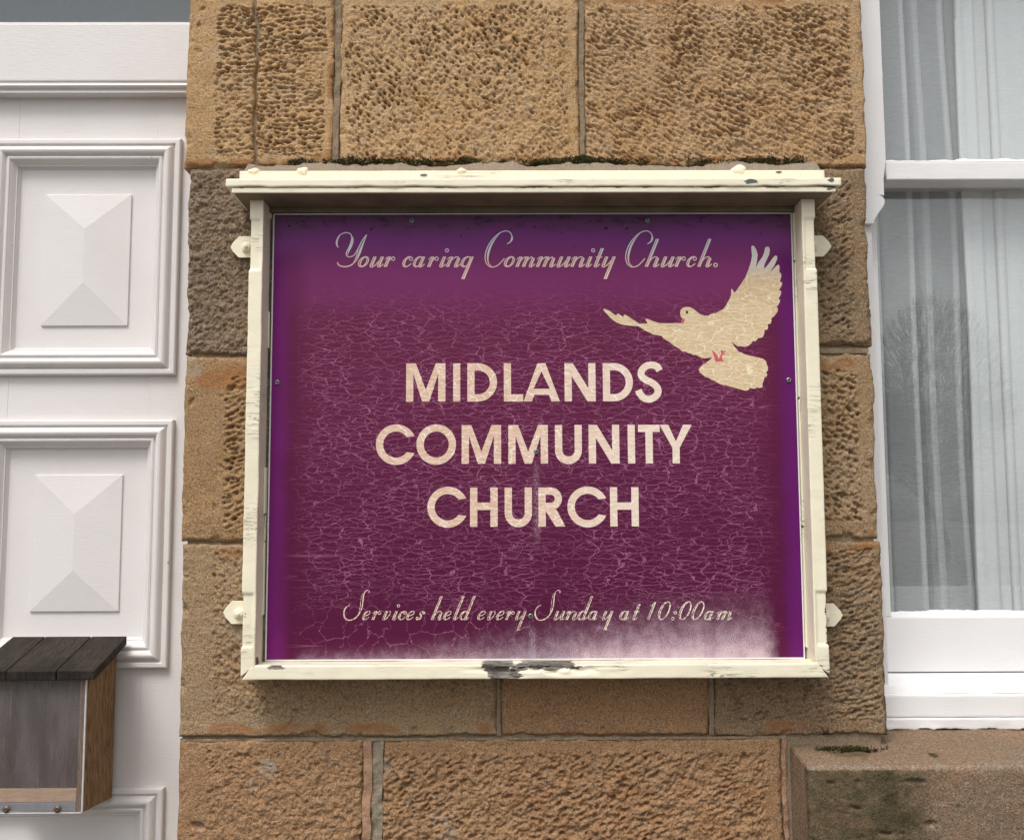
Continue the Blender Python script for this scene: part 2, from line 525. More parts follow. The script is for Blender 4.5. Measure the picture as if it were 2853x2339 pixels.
def lathe(name, prof, cx, cz, y0, mat, parent=None, n=20, smooth=True):
    """prof: (radius, distance proud of y0); axis points out of the wall (-y)"""
    v, f = [], []
    for r, h in prof:
        for i in range(n):
            a = 2 * math.pi * i / n
            v.append((cx + r * math.cos(a), y0 - h, cz + r * math.sin(a)))
    for j in range(len(prof) - 1):
        for i in range(n):
            f.append((j * n + i, j * n + (i + 1) % n, (j + 1) * n + (i + 1) % n, (j + 1) * n + i))
    f.append(tuple(range((len(prof) - 1) * n, len(prof) * n)))
    return link(name, mesh(name, v, f, smooth), mat, parent)


# value noise on arrays
TAB = rng.random((256, 256))


def vn(X, Y):
    xi = np.floor(X).astype(int)
    yi = np.floor(Y).astype(int)
    fx = X - xi
    fy = Y - yi
    fx = fx * fx * (3 - 2 * fx)
    fy = fy * fy * (3 - 2 * fy)
    g = lambda a, b: TAB[a & 255, b & 255]
    return (g(xi, yi) * (1 - fx) + g(xi + 1, yi) * fx) * (1 - fy) + (g(xi, yi + 1) * (1 - fx) + g(xi + 1, yi + 1) * fx) * fy - 0.5


def fbm(X, Y, wl, octs=4, gain=0.5, off=0.0):
    s = np.zeros_like(X)
    a = 1.0
    for i in range(octs):
        s += a * vn(X / wl + 17.3 * i + off, Y / wl + 5.1 * i + off * 1.7)
        wl *= 0.5
        a *= gain
    return s


def sstep(x, a, b):
    t = np.clip((x - a) / (b - a), 0, 1)
    return t * t * (3 - 2 * t)


# ------------------------------------------------------------------ the setting: ground, room behind the window
def structure(name, me, mat):
    o = link(name, me, mat)
    o['kind'] = 'structure'
    o.location.z = H
    return o


structure('pavement', mesh('pavement', [(-300, -300, -H), (300, -300, -H), (300, 40, -H), (-300, 40, -H)], [(0, 1, 2, 3)]), M['pave'])
rv = [(x, y, z) for x in (0.30, 2.4) for y in (0.42, 3.2) for z in (-1.30, 1.75)]
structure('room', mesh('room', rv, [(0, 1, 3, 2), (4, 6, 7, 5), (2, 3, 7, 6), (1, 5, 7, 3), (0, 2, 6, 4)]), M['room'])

# ------------------------------------------------------------------ stone wall
wall = thing('stone_wall', 'tooled brown sandstone wall pier between white door and white window', 'wall')


def grid_lines(a, b, lo, hi, fine, coarse):
    lo, hi = max(a, lo), min(b, hi)
    if hi <= lo:
        return np.linspace(a, b, max(2, int((b - a) / coarse) + 1))
    parts = []
    if lo > a + 1e-6:
        parts.append(np.linspace(a, lo, max(2, int((lo - a) / coarse) + 2))[:-1])
    parts.append(np.linspace(lo, hi, max(2, int((hi - lo) / fine) + 1)))
    if hi < b - 1e-6:
        parts.append(np.linspace(hi, b, max(2, int((b - hi) / coarse) + 2))[1:])
    return np.concatenate(parts)


def stone(x0, x1, z0, z1, mat, mar=(0, 0, 0, 0), pit=None, rough=0.0012, wl=0.014, seed=0, vis=None, crack=None,
          stain=None, back=0.11, chip=1.0, holes=(), front=0.0, chisel=0.0):
    rs = 0.0014 if vis else 0.008
    nx, nz = int((x1 - x0) / rs) + 2, int((z1 - z0) / rs) + 2
    xr = np.linspace(x0, x1, nx)
    zr = np.linspace(z0, z1, nz)
    X, Z = np.meshgrid(xr, zr)
    sd = seed * 7.77
    wob = fbm(X, Z, 0.03, 3, 0.5, sd)
    L, Rr, B, T = mar
    dl, dr, db, dt = X - x0, x1 - X, Z - z0, z1 - Z
    inside = np.ones_like(X)
    for d, m in ((dl, L), (dr, Rr), (db, B), (dt, T)):
        if m > 0:
            inside *= sstep(d - m + wob * 0.006, -0.0025, 0.0025)
    low = fbm(X, Z, 0.09, 3, 0.5, sd + 3) * 0.004
    rg = fbm(X, Z, wl, 4, 0.62, sd + 9)
    rg2 = np.abs(fbm(X, Z, wl * 0.55, 3, 0.6, sd + 21))
    rg3 = fbm(X, Z, 0.0055, 2, 0.7, sd + 71)
    hin = (rg - rg2 * 1.1) * rough * 2.4 + rg3 * rough * 1.5
    if pit and vis:
        ang, sa, sb, lu, lv, dep, dens = pit
        P = np.zeros_like(X)
        r = np.random.default_rng(seed + 100)
        ca, sn = math.cos(ang), math.sin(ang)
        cx, cz = (x0 + x1) / 2, (z0 + z1) / 2
        ext = math.hypot(x1 - x0, z1 - z0) / 2
        for i in range(-int(ext / sb) - 1, int(ext / sb) + 2):
            ph = r.random() * sa
            for j in range(-int(ext / sa) - 1, int(ext / sa) + 2):
                if r.random() > dens:
                    continue
                a = j * sa + ph + r.normal() * sa * 0.24
                b = i * sb + r.normal() * sb * 0.15 + 0.006 * math.sin(a * 35 + i * .3)
                px, pz = cx + a * ca - b * sn, cz + a * sn + b * ca
                if not (x0 < px < x1 and z0 < pz < z1):
                    continue
                k1 = lu * r.uniform(0.6, 1.35)
                k2 = lv * r.uniform(0.7, 1.3)
                th = ang + r.normal() * 0.2
                c2, s2 = math.cos(th), math.sin(th)
                rad = max(k1, k2) * 2.1
                i0, i1 = max(0, int((px - rad - x0) / rs)), min(nx, int((px + rad - x0) / rs) + 2)
                j0, j1 = max(0, int((pz - rad - z0) / rs)), min(nz, int((pz + rad - z0) / rs) + 2)
                if i1 - i0 < 2 or j1 - j0 < 2:
                    continue
                gx = X[j0:j1, i0:i1] - px
                gz = Z[j0:j1, i0:i1] - pz
                u = (gx * c2 + gz * s2) / k1
                v = (-gx * s2 + gz * c2) / k2
                v = np.where(v > 0, v * 1.5, v * 0.8)
                g = np.exp(-(u * u + v * v) ** 1.35)
                P[j0:j1, i0:i1] = np.maximum(P[j0:j1, i0:i1], g * dep * r.uniform(0.5, 1.25))
        P = P * np.clip(0.85 + 1.3 * fbm(X, Z, 0.007, 2, 0.6, sd + 55), 0.2, 1.5)
        hin = hin - P * 1.4 * np.clip(0.88 + 1.0 * fbm(X, Z, 0.06, 3, 0.6, sd + 40), 0.3, 1.6) + dep * 0.4
    hmar = rg * 0.0007 + fbm(X * 1.0, Z, 0.006, 2, 0.6, sd + 5) * 0.0006
    if chisel:
        hmar = hmar - chisel * np.maximum(0, vn(X / 0.03 + sd, Z / 0.0045 + wob * 0.8)) * 2
    h = low + hin * inside + hmar * (1 - inside)
    # arrises, worn and chipped
    de = np.minimum(np.minimum(dl, dr), np.minimum(db, dt))
    chipn = fbm(X, Z, 0.022, 3, 0.55, sd + 60)
    rad = 0.0022 + np.maximum(0, chipn) * 0.011 * chip
    h = h - 0.0075 * np.exp(-(np.maximum(de, 0) / rad) ** 1.6)
    if vis:
        rc = np.random.default_rng(seed + 500)
        holes = list(holes) + [(rc.uniform(x0, x1), rc.uniform(z0, z1), rc.uniform(0.003, 0.009), rc.uniform(0.0018, 0.005), rc.uniform(-1.5, 1.5), rc.uniform(0.002, 0.005)) for _ in range(int((x1 - x0) * (z1 - z0) * 110))]
    for (hx, hz, ru, rv_, ha, dp) in holes:
        c2, s2 = math.cos(ha), math.sin(ha)
        u = ((X - hx) * c2 + (Z - hz) * s2) / ru
        v = (-(X - hx) * s2 + (Z - hz) * c2) / rv_
        h = h - dp * np.exp(-(u * u + v * v) ** 2)
    if crack is not None:
        cxv = np.interp(Z, crack[0], crack[1]) + fbm(X * 0, Z, 0.03, 4, 0.6, sd + 80) * 0.007
        h = h - 0.016 * np.exp(-((X - cxv) / 0.0021) ** 2) - 0.0022 * np.exp(-((X - cxv) / 0.006) ** 2)
    h = h + front
    if vis:
        xs = grid_lines(x0, x1, vis[0], vis[1], 0.00165, 0.012)
        zs = grid_lines(z0, z1, vis[2], vis[3], 0.00165, 0.012)
    else:
        xs = np.linspace(x0, x1, max(3, int((x1 - x0) / 0.02)))
        zs = np.linspace(z0, z1, max(3, int((z1 - z0) / 0.02)))
    fi = (xs - x0) / (x1 - x0) * (nx - 1)
    fj = (zs - z0) / (z1 - z0) * (nz - 1)
    i0 = np.clip(np.floor(fi).astype(int), 0, nx - 2)
    j0 = np.clip(np.floor(fj).astype(int), 0, nz - 2)
    tx = (fi - i0)[None, :]
    tz = (fj - j0)[:, None]
    hh = (h[np.ix_(j0, i0)] * (1 - tx) + h[np.ix_(j0, i0 + 1)] * tx) * (1 - tz) + (h[np.ix_(j0 + 1, i0)] * (1 - tx) + h[np.ix_(j0 + 1, i0 + 1)] * tx) * tz
    VX, VZ = np.meshgrid(xs, zs)
    # edges wander in plan
    tX = (VX - x0) / (x1 - x0)
    tZ = (VZ - z0) / (z1 - z0)
    wl_ = 0.035
    wx = fbm(VX * 0 + 3, VZ, wl_, 4, 0.55, sd + 11) * (1 - tX) ** 3 + fbm(VX * 0 + 9, VZ, wl_, 4, 0.55, sd + 13) * tX ** 3
    wz = fbm(VX, VZ * 0 + 3, wl_, 4, 0.55, sd + 15) * (1 - tZ) ** 3 + fbm(VX, VZ * 0 + 9, wl_, 4, 0.55, sd + 17) * tZ ** 3
    n, m = len(xs), len(zs)
    V = np.stack([VX + wx * 0.0038 * chip, -hh, VZ + wz * 0.0038 * chip], -1).reshape(-1, 3)
    idx = np.arange(n * m).reshape(m, n)
    q = np.stack([idx[:-1, :-1], idx[:-1, 1:], idx[1:, 1:], idx[1:, :-1]], -1).reshape(-1, 4)
    ring = np.concatenate([idx[0, :], idx[1:, -1], idx[-1, -2::-1], idx[-2:0:-1, 0]])
    sk = V[ring].copy()
    sk[:, 1] = back
    k = len(ring)
    rb = np.arange(k) + n * m
    sq = np.stack([ring, rb, np.roll(rb, -1), np.roll(ring, -1)], -1)
    V = np.concatenate([V, sk])
    Q = np.concatenate([q, sq])
    me = bpy.data.meshes.new('stone')
    me.vertices.add(len(V))
    me.vertices.foreach_set('co', V.astype(np.float32).ravel())
    me.loops.add(Q.size)
    me.loops.foreach_set('vertex_index', Q.astype(np.int32).ravel())
    me.polygons.add(len(Q))
    me.polygons.foreach_set('loop_start', np.arange(0, Q.size, 4, dtype=np.int32))
    sm = np.ones(len(Q), dtype=bool)
    sm[len(q):] = False
    me.polygons.foreach_set('use_smooth', sm)
    me.update(calc_edges=True)
    ca_ = me.color_attributes.new('stain', 'FLOAT_COLOR', 'POINT')
    C = np.zeros((len(V), 4), dtype=np.float32)
    C[:, 3] = 1
    if stain:
        for ch, fn in stain.items():
            C[:, 'mrp'.index(ch)] = np.clip(fn(V[:, 0], V[:, 2]) * np.clip(0.62 + 1.9 * fbm(V[:, 0], V[:, 2], 0.035, 4, 0.6, sd + 90 + ord(ch)), 0, 1.3), 0, 1)
    ca_.data.foreach_set('color', C.ravel())
    return link('stone', me, mat, wall)


G1 = lambda x0, x1, z0, z1, s: (lambda X, Z: sstep(X, x0 - s, x0 + s) * (1 - sstep(X, x1 - s, x1 + s)) * sstep(Z, z0 - s, z0 + s) * (1 - sstep(Z, z1 - s, z1 + s)))
ALL = lambda *fs: (lambda X, Z: sum(f(X, Z) for f in fs))
A = math.radians
tan1 = stone_mat('sandstone_gold', (0.590, 0.380, 0.195), (0.560, 0.335, 0.155), (0.480, 0.335, 0.205), 1)
tan2 = stone_mat('sandstone_tan', (0.560, 0.355, 0.185), (0.510, 0.300, 0.142), (0.440, 0.305, 0.188), 2)
brn = stone_mat('sandstone_greybrown', (0.300, 0.205, 0.132), (0.260, 0.182, 0.120), (0.215, 0.165, 0.120), 3)
brn2 = stone_mat('sandstone_brown', (0.335, 0.215, 0.120), (0.290, 0.198, 0.118), (0.235, 0.175, 0.112), 4)
och = stone_mat('sandstone_ochre', (0.440, 0.265, 0.130), (0.390, 0.225, 0.105), (0.320, 0.225, 0.142), 5)
buff = stone_mat('sandstone_buff', (0.425, 0.290, 0.168), (0.390, 0.245, 0.125), (0.330, 0.238, 0.152), 6)
org = stone_mat('sandstone_orange', (0.430, 0.245, 0.125), (0.390, 0.215, 0.105), (0.320, 0.205, 0.125), 7)
sillm = stone_mat('sandstone_sill', (0.245, 0.170, 0.112), (0.290, 0.180, 0.112), (0.190, 0.150, 0.112), 8)

VT = (-0.7, 0.7, 0.80, 1.21)
mossA = ALL(G1(-0.46, 0.47, 0.868, 0.8885, 0.008))
rustA = ALL(G1(-0.64, -0.44, 0.868, 0.888, 0.006), G1(-0.40, 0.60, 0.878, 0.895, 0.006), G1(-0.372, -0.355, 0.86, 1.2, 0.006))
# top course
stone(-0.6280, -0.3590, 0.8735, 1.1945, tan1, (0.054, 0.018, 0.020, 0.017), (A(-5), 0.0105, 0.0074, 0.0056, 0.0024, 0.0060, 0.90), 0.0010, 0.012, 1, VT,
      crack=([0.87, 0.93, 1.0, 1.1, 1.2], [-0.497, -0.501, -0.503, -0.503, -0.505]), stain={'m': mossA, 'r': rustA}, chisel=0.0003)
stone(-0.3495, 0.0868, 0.8735, 1.1945, tan1, (0.014, 0.022, 0.012, 0.019), (A(-50), 0.0108, 0.0084, 0.0044, 0.0021, 0.0056, 0.78), 0.0012, 0.013, 2, VT,
      stain={'m': mossA, 'r': rustA}, chisel=0.0003)
stone(0.0950, 0.6075, 0.8710, 1.1945, tan2, (0.003, 0.026, 0.014, 0.019), (A(-34), 0.0092, 0.0082, 0.0062, 0.0021, 0.0052, 0.90), 0.0010, 0.012, 3, VT,
      stain={'m': mossA, 'r': ALL(G1(0.1, 0.48, 0.872, 0.892, 0.006), G1(0.1, 0.6, 1.18, 1.20, 0.004))}, chisel=0.0003)
# second course (mostly behind the notice board)
VL, VR = (-0.7, -0.47), (0.47, 0.7)
stone(-0.6175, -0.36, 0.5325, 0.8695, brn, (0, 0, 0, 0), (A(35), 0.013, 0.010, 0.0042, 0.0024, 0.0026, 0.55), 0.0017, 0.010, 4, (*VL, 0.53, 0.88), chip=1.2)
stone(-0.352, 0.352, 0.5345, 0.8680, brn, seed=5)
stone(0.36, 0.6030, 0.5440, 0.8665, brn2, (0, 0.030, 0.012, 0.02), (A(30), 0.0125, 0.0100, 0.0052, 0.0030, 0.0050, 0.8), 0.0014, 0.014, 6, (*VR, 0.53, 0.88), chip=1.4)
# third course
stone(-0.6165, -0.30, 0.2020, 0.5292, och, (0.072, 0, 0.016, 0.040), (A(18), 0.0120, 0.0085, 0.0058, 0.0030, 0.0046, 0.85), 0.0010, 0.013, 7, (*VL, 0.19, 0.54),
      stain={'r': G1(-0.60, -0.50, 0.47, 0.51, 0.02), 'p': G1(-0.62, -0.585, 0.49, 0.53, 0.01)}, chip=1.1)
stone(-0.292, 0.29, 0.2035, 0.5285, och, seed=8)
stone(0.298, 0.6035, 0.2030, 0.5310, buff, (0, 0.030, 0.03, 0.030), (A(-32), 0.0120, 0.0105, 0.0046, 0.0032, 0.0058, 0.88), 0.0014, 0.013, 9, (*VR, 0.19, 0.545),
      stain={'r': ALL(G1(0.47, 0.575, 0.500, 0.526, 0.007), G1(0.47, 0.6, 0.208, 0.225, 0.007))}, chip=1.5, chisel=0.0005)
# fourth course, its lower part showing below the board
V4 = (-0.7, 0.7, -0.16, 0.0)
stone(-0.6125, -0.0660, -0.1310, 0.1985, buff, (0.056, 0.02, 0.036, 0.012), (A(-42), 0.013, 0.011, 0.0055, 0.0032, 0.0032, 0.7), 0.0013, 0.013, 10, (-0.7, 0.0, -0.14, 0.21),
      stain={'r': ALL(G1(-0.56, -0.07, -0.125, -0.108, 0.006), G1(-0.56, -0.48, 0.175, 0.19, 0.008)), 'p': ALL(G1(-0.54, -0.49, 0.02, 0.10, 0.02))}, chisel=0.0007)
stone(-0.0600, 0.2995, -0.1312, 0.1985, org, (0, 0, 0.045, 0), None, 0.0013, 0.022, 11, (-0.1, 0.35, -0.14, 0.0),
      holes=[(0.02, -0.095, 0.03, 0.0016, 0.02, 0.003), (0.16, -0.092, 0.09, 0.0014, -0.03, 0.0025)])
stone(0.3070, 0.6075, -0.1335, 0.1985, brn2, (0.02, 0.012, 0.026, 0.012), (A(14), 0.0125, 0.0085, 0.0066, 0.0028, 0.0044, 0.85), 0.0014, 0.013, 12, (0.28, 0.7, -0.14, 0.21),
      stain={'m': ALL(G1(0.485, 0.53, -0.15, -0.118, 0.012), G1(0.600, 0.63, -0.15, 0.0, 0.010)), 'r': ALL(G1(0.32, 0.47, -0.13, -0.105, 0.012), G1(0.54, 0.59, -0.125, -0.105, 0.008), G1(0.47, 0.6, 0.18, 0.2, 0.008))}, chip=1.5)
# fifth course
V5 = (-0.7, 0.6, -0.33, -0.12)
stone(-0.6110, -0.2945, -0.4600, -0.1352, org, (0.05, 0, 0, 0.014), (A(10), 0.016, 0.012, 0.0045, 0.0028, 0.0026, 0.45), 0.0014, 0.010, 13, V5,
      holes=[(-0.575, -0.2775, 0.011, 0.006, -0.3, 0.009), (-0.492, -0.163, 0.008, 0.0022, -0.4, 0.007)], stain={'p': G1(-0.5, -0.44, -0.22, -0.16, 0.02)})
stone(-0.2620, 0.4225, -0.4600, -0.1352, org, (0.0, 0.026, 0, 0.024), (A(20), 0.0125, 0.0098, 0.0050, 0.0028, 0.0042, 0.72), 0.0019, 0.011, 14, V5,
      holes=[(0.358, -0.165, 0.0045, 0.0065, 0.2, 0.009), (-0.105, -0.166, 0.0022, 0.006, -0.25, 0.008)],
      stain={'p': ALL(G1(-0.27, -0.22, -0.22, -0.14, 0.015), G1(-0.18, -0.135, -0.32, -0.25, 0.018)), 'r': lambda X, Z: 0.5 * G1(-0.1, 0.42, -0.34, -0.16, 0.05)(X, Z)})
# courses out of the picture: above, below and to either side
def filler(xs, zs, mats, sd):
    for i in range(len(zs) - 1):
        o_ = 0.16 if i % 2 else 0.0
        xx = [xs[0]] + [x for x in np.arange(xs[0] + 0.34 - o_, xs[1] - 0.12, 0.42)] + [xs[1]]
        for a, b in zip(xx[:-1], xx[1:]):
            stone(a + 0.003, b - 0.003, zs[i] + 0.003, zs[i + 1] - 0.003, mats[(i + int(a * 10)) % len(mats)], rough=0.0012, seed=sd + i * 7 + int(a * 9))
filler((-0.6215, 0.6065), [1.196, 1.52], [tan1, tan2], 30)
filler((-2.35, 2.55), [1.52, 1.85, 2.18], [tan1, tan2, och], 40)
filler((-0.611, 0.43), [-1.35, -1.12, -0.79, -0.463], [org, buff, brn2], 60)
filler((0.436, 2.55), [-1.35, -1.12, -0.79, -0.463], [org, buff, och], 70)
filler((-2.35, -1.60), [-1.35, -1.12, -0.79, -0.463, -0.135, 0.2, 0.53, 0.87, 1.19, 1.52], [tan1, brn, och], 80)
filler((1.85, 2.55), [-0.13, 0.2, 0.53, 0.87, 1.19, 1.52], [tan1, brn, och], 90)

# mortar body behind the stones
def sheet(name, x0, x1, z0, z1, y, amp, mat, parent, nx, nz, sd=0, side=None, wl=0.02):
    xs = np.linspace(x0, x1, nx)
    zs = np.linspace(z0, z1, nz)
    X, Z = np.meshgrid(xs, zs)
    Yv = y + fbm(X, Z, wl, 3, 0.55, sd) * amp
    if nz > nx:
        X = X + fbm(Z, Z * 0, 0.05, 4, 0.6, sd * 3) * 0.0035
    v = np.stack([X, Yv, Z], -1).reshape(-1, 3).tolist()
    f = [(j * nx + i, j * nx + i + 1, (j + 1) * nx + i + 1, (j + 1) * nx + i) for j in range(nz - 1) for i in range(nx - 1)]
    return link(name, mesh(name, v, f, True), mat, parent)

box('mortar', (-0.6070, 0.5965), (0.0085, 0.105), (-1.349, 1.515), M['mortar'], wall, 0.001)
box('mortar', (-2.34, 2.54), (0.0085, 0.105), (1.5155, 2.17), M['mortar'], wall, 0)
box('mortar', (0.597, 2.54), (0.0085, 0.105), (-1.349, -0.34), M['mortar'], wall, 0)
box('mortar', (-2.34, -1.612), (0.0085, 0.105), (-1.349, 1.515), M['mortar'], wall, 0)
box('mortar', (1.862, 2.54), (0.0085, 0.105), (-0.339, 1.515), M['mortar'], wall, 0)
# joints pointed nearly flush
sheet('pointing', -0.3592, -0.3488, 0.874, 1.185, 0.0008, 0.004, M['mortar'], wall, 5, 120, 1)
sheet('pointing', 0.0868, 0.0954, 0.895, 1.185, -0.0005, 0.003, M['mortar'], wall, 5, 120, 2)
sheet('pointing', -0.0662, -0.0598, -0.1300, -0.01, 0.0030, 0.003, M['mortar'], wall, 4, 50, 3)
sheet('pointing', 0.2990, 0.3075, -0.1300, -0.01, 0.0035, 0.003, M['mortar'], wall, 4, 50, 4)
sheet('pointing', -0.2945, -0.2800, -0.45, -0.137, -0.0015, 0.005, M['pink'], wall, 7, 130, 5)
sheet('pointing', -0.2800, -0.2610, -0.45, -0.137, 0.0012, 0.005, M['cement'], wall, 8, 130, 6)
sheet('pointing', -0.605, 0.43, -0.1375, -0.1333, 0.0020, 0.005, M['mortar'], wall, 420, 5, 7)
sheet('pointing', 0.46, 0.598, 0.5312, 0.5400, 0.0040, 0.003, M['mortar'], wall, 60, 8, 8)
sheet('pointing', 0.4228, 0.4305, -0.46, -0.139, 0.004, 0.006, M['pink'], wall, 6, 140, 9)
sheet('pointing', 0.4305, 0.4375, -0.46, -0.139, 0.009, 0.004, M['mortar'], wall, 6, 140, 10)

# stone sill of the window
def sill():
    xs = grid_lines(0.4385, 1.95, 0.4385, 0.95, 0.003, 0.03)
    # section: back foot of the weathering to the front arris, down the face
    sec = []
    for t in np.linspace(0, 1, 70):
        sec.append((0.115 - t * 0.205, -0.1385 - t * 0.0215))
    for t in np.linspace(0, 1, 8)[1:]:
        a = t * math.pi / 2
        sec.append((-0.090 - 0.010 * math.sin(a), -0.160 - 0.010 * (1 - math.cos(a))))
    for t in np.linspace(0, 1, 110)[1:]:
        sec.append((-0.100, -0.170 - t * 0.285))
    sec = np.array(sec)
    n, m = len(xs), len(sec)
    X = np.repeat(xs[None, :], m, 0)
    Yc = np.repeat(sec[:, :1], n, 1)
    Zc = np.repeat(sec[:, 1:], n, 1)
    s = np.concatenate([[0], np.cumsum(np.hypot(*np.diff(sec, axis=0).T))])[:, None] + 0 * X
    d = fbm(X, s, 0.05, 4, 0.5, 5) * 0.0025 + fbm(X, s, 0.008, 3, 0.6, 9) * 0.0012 - np.maximum(0, fbm(X * 0.35, s, 0.016, 3, 0.6, 33) - 0.42) * 0.022
    arr = np.exp(-((s - 0.207) / 0.012) ** 2)
    d -= arr * (0.002 + np.maximum(0, fbm(X, s * 0, 0.03, 3, 0.6, 12)) * 0.010)
    de = X - 0.4385
    chipn = np.maximum(0, fbm(X * 0, s, 0.03, 3, 0.6, 44))
    d -= 0.006 * np.exp(-(de / (0.003 + chipn * 0.012)) ** 1.6)
    ny = np.where(s < 0.205, -0.085, -1.0)
    nz = np.where(s < 0.205, 1.0, 0.0)
    V = np.stack([X, Yc + ny * d, Zc + nz * d], -1).reshape(-1, 3)
    idx = np.arange(n * m).reshape(m, n)
    q = np.stack([idx[:-1, :-1], idx[1:, :-1], idx[1:, 1:], idx[:-1, 1:]], -1).reshape(-1, 4)
    # end face, one outline
    Vall = np.concatenate([V, [[V[idx[-1, 0]][0], 0.115, V[idx[-1, 0]][2]]]])
    endf = [list(idx[:, 0][::-1]) + [n * m]]
    me = mesh('stone_sill', Vall.tolist(), q.tolist() + [[int(i) for i in endf[0]]], False)
    me.polygons.foreach_set('use_smooth', np.concatenate([np.ones(len(q), bool), np.zeros(1, bool)]))
    ca_ = me.color_attributes.new('stain', 'FLOAT_COLOR', 'POINT')
    C = np.zeros((len(Vall), 4), dtype=np.float32)
    C[:, 3] = 1
    x, y, z = Vall.T
    top = (z > -0.166)
    C[:, 0] = np.where(top, G1(0.50, 0.565, -0.065, 0.03, 0.02)(x + fbm(x, y, 0.03, 3, 0.6, 3) * 0.03, y) * 0.62 + G1(0.655, 0.672, -0.060, -0.035, 0.008)(x, y + fbm(x, y, 0.02, 3, 0.6, 5) * 0.012) * 0.95, 0) + np.where(~top, 0.22 + G1(0.20, 0.64, -0.60, -0.05, 0.09)(x + fbm(x, z, 0.12, 4, 0.6, 3) * 0.10, z) * 0.42 + G1(0.545, 0.59, -0.25, -0.08, 0.035)(x + fbm(x, z, 0.05, 4, 0.6, 6) * 0.05, z + fbm(x, z, 0.04, 3, 0.6, 2) * 0.05) * 0.14, 0)
    C[:, 1] = np.where(top, 0.35 * G1(0.44, 1.2, -0.07, 0.12, 0.03)(x, y), G1(0.66, 0.75, -0.32, -0.25, 0.04)(x, z) * 0.5)
    C[:, 2] = np.exp(-((z + 0.163) / 0.006) ** 2) * (y < -0.05) * 0.75
    ca_.data.foreach_set('color', np.clip(C, 0, 1).ravel())
    o = link('stone_sill', me, sillm, wall)
    o['label'] = 'sloping worn stone sill below the white window'
sill()

# ------------------------------------------------------------------ door
def ring_moulding(name, x0, x1, z0, z1, prof, y0, mat, parent, keep='lrbt'):
    """mitred frame: prof = (distance in from the outer edge, height proud of y0)"""
    v, f = [], []
    n = len(prof)
    for (sx, sz) in ((0, 0), (1, 0), (1, 1), (0, 1)):
        for t, p in prof:
            v.append((x0 + t if sx == 0 else x1 - t, y0 - p, z0 + t if sz == 0 else z1 - t))
    for c in range(4):
        d = (c + 1) % 4
        for i in range(n - 1):
            f.append((c * n + i, d * n + i, d * n + i + 1, c * n + i + 1))
    me = mesh(name, v, f)
    bm = bmesh.new()
    bm.from_mesh(me)
    bmesh.ops.recalc_face_normals(bm, faces=bm.faces[:])
    bm.to_mesh(me)
    bm.free()
    return link(name, me, mat, parent)


PROF = [(0.0, -0.004), (0.0, 0.0095), (0.0012, 0.0118), (0.003, 0.0128), (0.009, 0.0130), (0.0105, 0.0120), (0.0115, 0.0080), (0.0132, 0.0078),
        (0.0148, 0.0118), (0.0175, 0.0158), (0.021, 0.0186), (0.0245, 0.0194), (0.028, 0.0180), (0.0305, 0.0150), (0.0325, 0.0108), (0.0338, 0.0098),
        (0.0352, 0.0125), (0.0375, 0.0138), (0.040, 0.0130), (0.0415, 0.0100), (0.0425, 0.0090), (0.0545, -0.0105)]


def hip(name, x0, x1, z0, z1, za, zb, xm, y0, e, hgt, mat, parent):
    v = [(x0, y0, z0), (x1, y0, z0), (x1, y0, z1), (x0, y0, z1)]
    v += [(x0, y0 - e, z0), (x1, y0 - e, z0), (x1, y0 - e, z1), (x0, y0 - e, z1), (xm, y0 - hgt, za), (xm, y0 - hgt, zb)]
    f = [(0, 1, 5, 4), (1, 2, 6, 5), (2, 3, 7, 6), (3, 0, 4, 7), (4, 5, 8), (5, 6, 9, 8), (6, 7, 9), (7, 4, 8, 9)]
    bm = bmesh.new()
    vs = [bm.verts.new(p) for p in v]
    for q in f:
        bm.faces.new([vs[i] for i in q])
    bmesh.ops.recalc_face_normals(bm, faces=bm.faces[:])
    ed = [ee for ee in bm.edges if {a.index for a in ee.verts} and all(a.co.y < y0 - e * 0.5 for a in ee.verts)]
    bmesh.ops.bevel(bm, geom=ed, offset=0.0009, segments=2, affect='EDGES', profile=0.5)
    me = bpy.data.meshes.new(name)
    bm.to_mesh(me)
    bm.free()
    return link(name, me, mat, parent)


YD = 0.12
def door_leaf(dx, label):
    d = thing('panelled_door', label, 'door')
    xo0, xo1 = -1.034 + dx, -0.669 + dx
    L_, R_ = -1.092 + dx, -0.612 + dx
    rows = [(0.5105, 0.9663, (0.6070, 0.8622, 0.689, 0.793)), (-0.0293, 0.4262, (0.0722, 0.3245, 0.1473, 0.2516)), (-1.00, -0.2410, (-0.90, -0.345, -0.82, -0.425))]
    ix0, ix1 = xo0 + 0.050, xo1 - 0.050
    box('stile', (L_, ix0 - 0.0003), (YD, YD + 0.045), (-1.34, 1.10), M['door'], d, 0)
    box('stile', (ix1 + 0.0003, R_), (YD, YD + 0.045), (-1.34, 1.10), M['door'], d, 0)
    zc = [1.10] + [v for r in rows for v in (r[1] - 0.050, r[0] + 0.050)] + [-1.34]
    for a, b in zip(zc[0::2], zc[1::2]):
        box('rail', (ix0, ix1), (YD + 0.0002, YD + 0.045), (b, a), M['door'], d, 0)
    for z0, z1, (p0, p1, ra, rb) in rows:
        pn = box('panel', (ix0 - 0.004, ix1 + 0.004), (YD + 0.0100, YD + 0.030), (z0 + 0.046, z1 - 0.046), M['door'], d, 0)
        ring_moulding('moulding', xo0, xo1, z0, z1, PROF, YD, M['door'], pn)
        hip('raised_field', -0.931 + dx, -0.767 + dx, p0, p1, ra, rb, -0.851 + dx, YD + 0.0100, 0.0040, 0.0120, M['door'], pn)
    return d

door_leaf(0, 'white painted panelled door with raised pyramid fields beside the stone pier')
door_leaf(-0.4815, 'second white painted panelled door leaf, away from the stone pier')

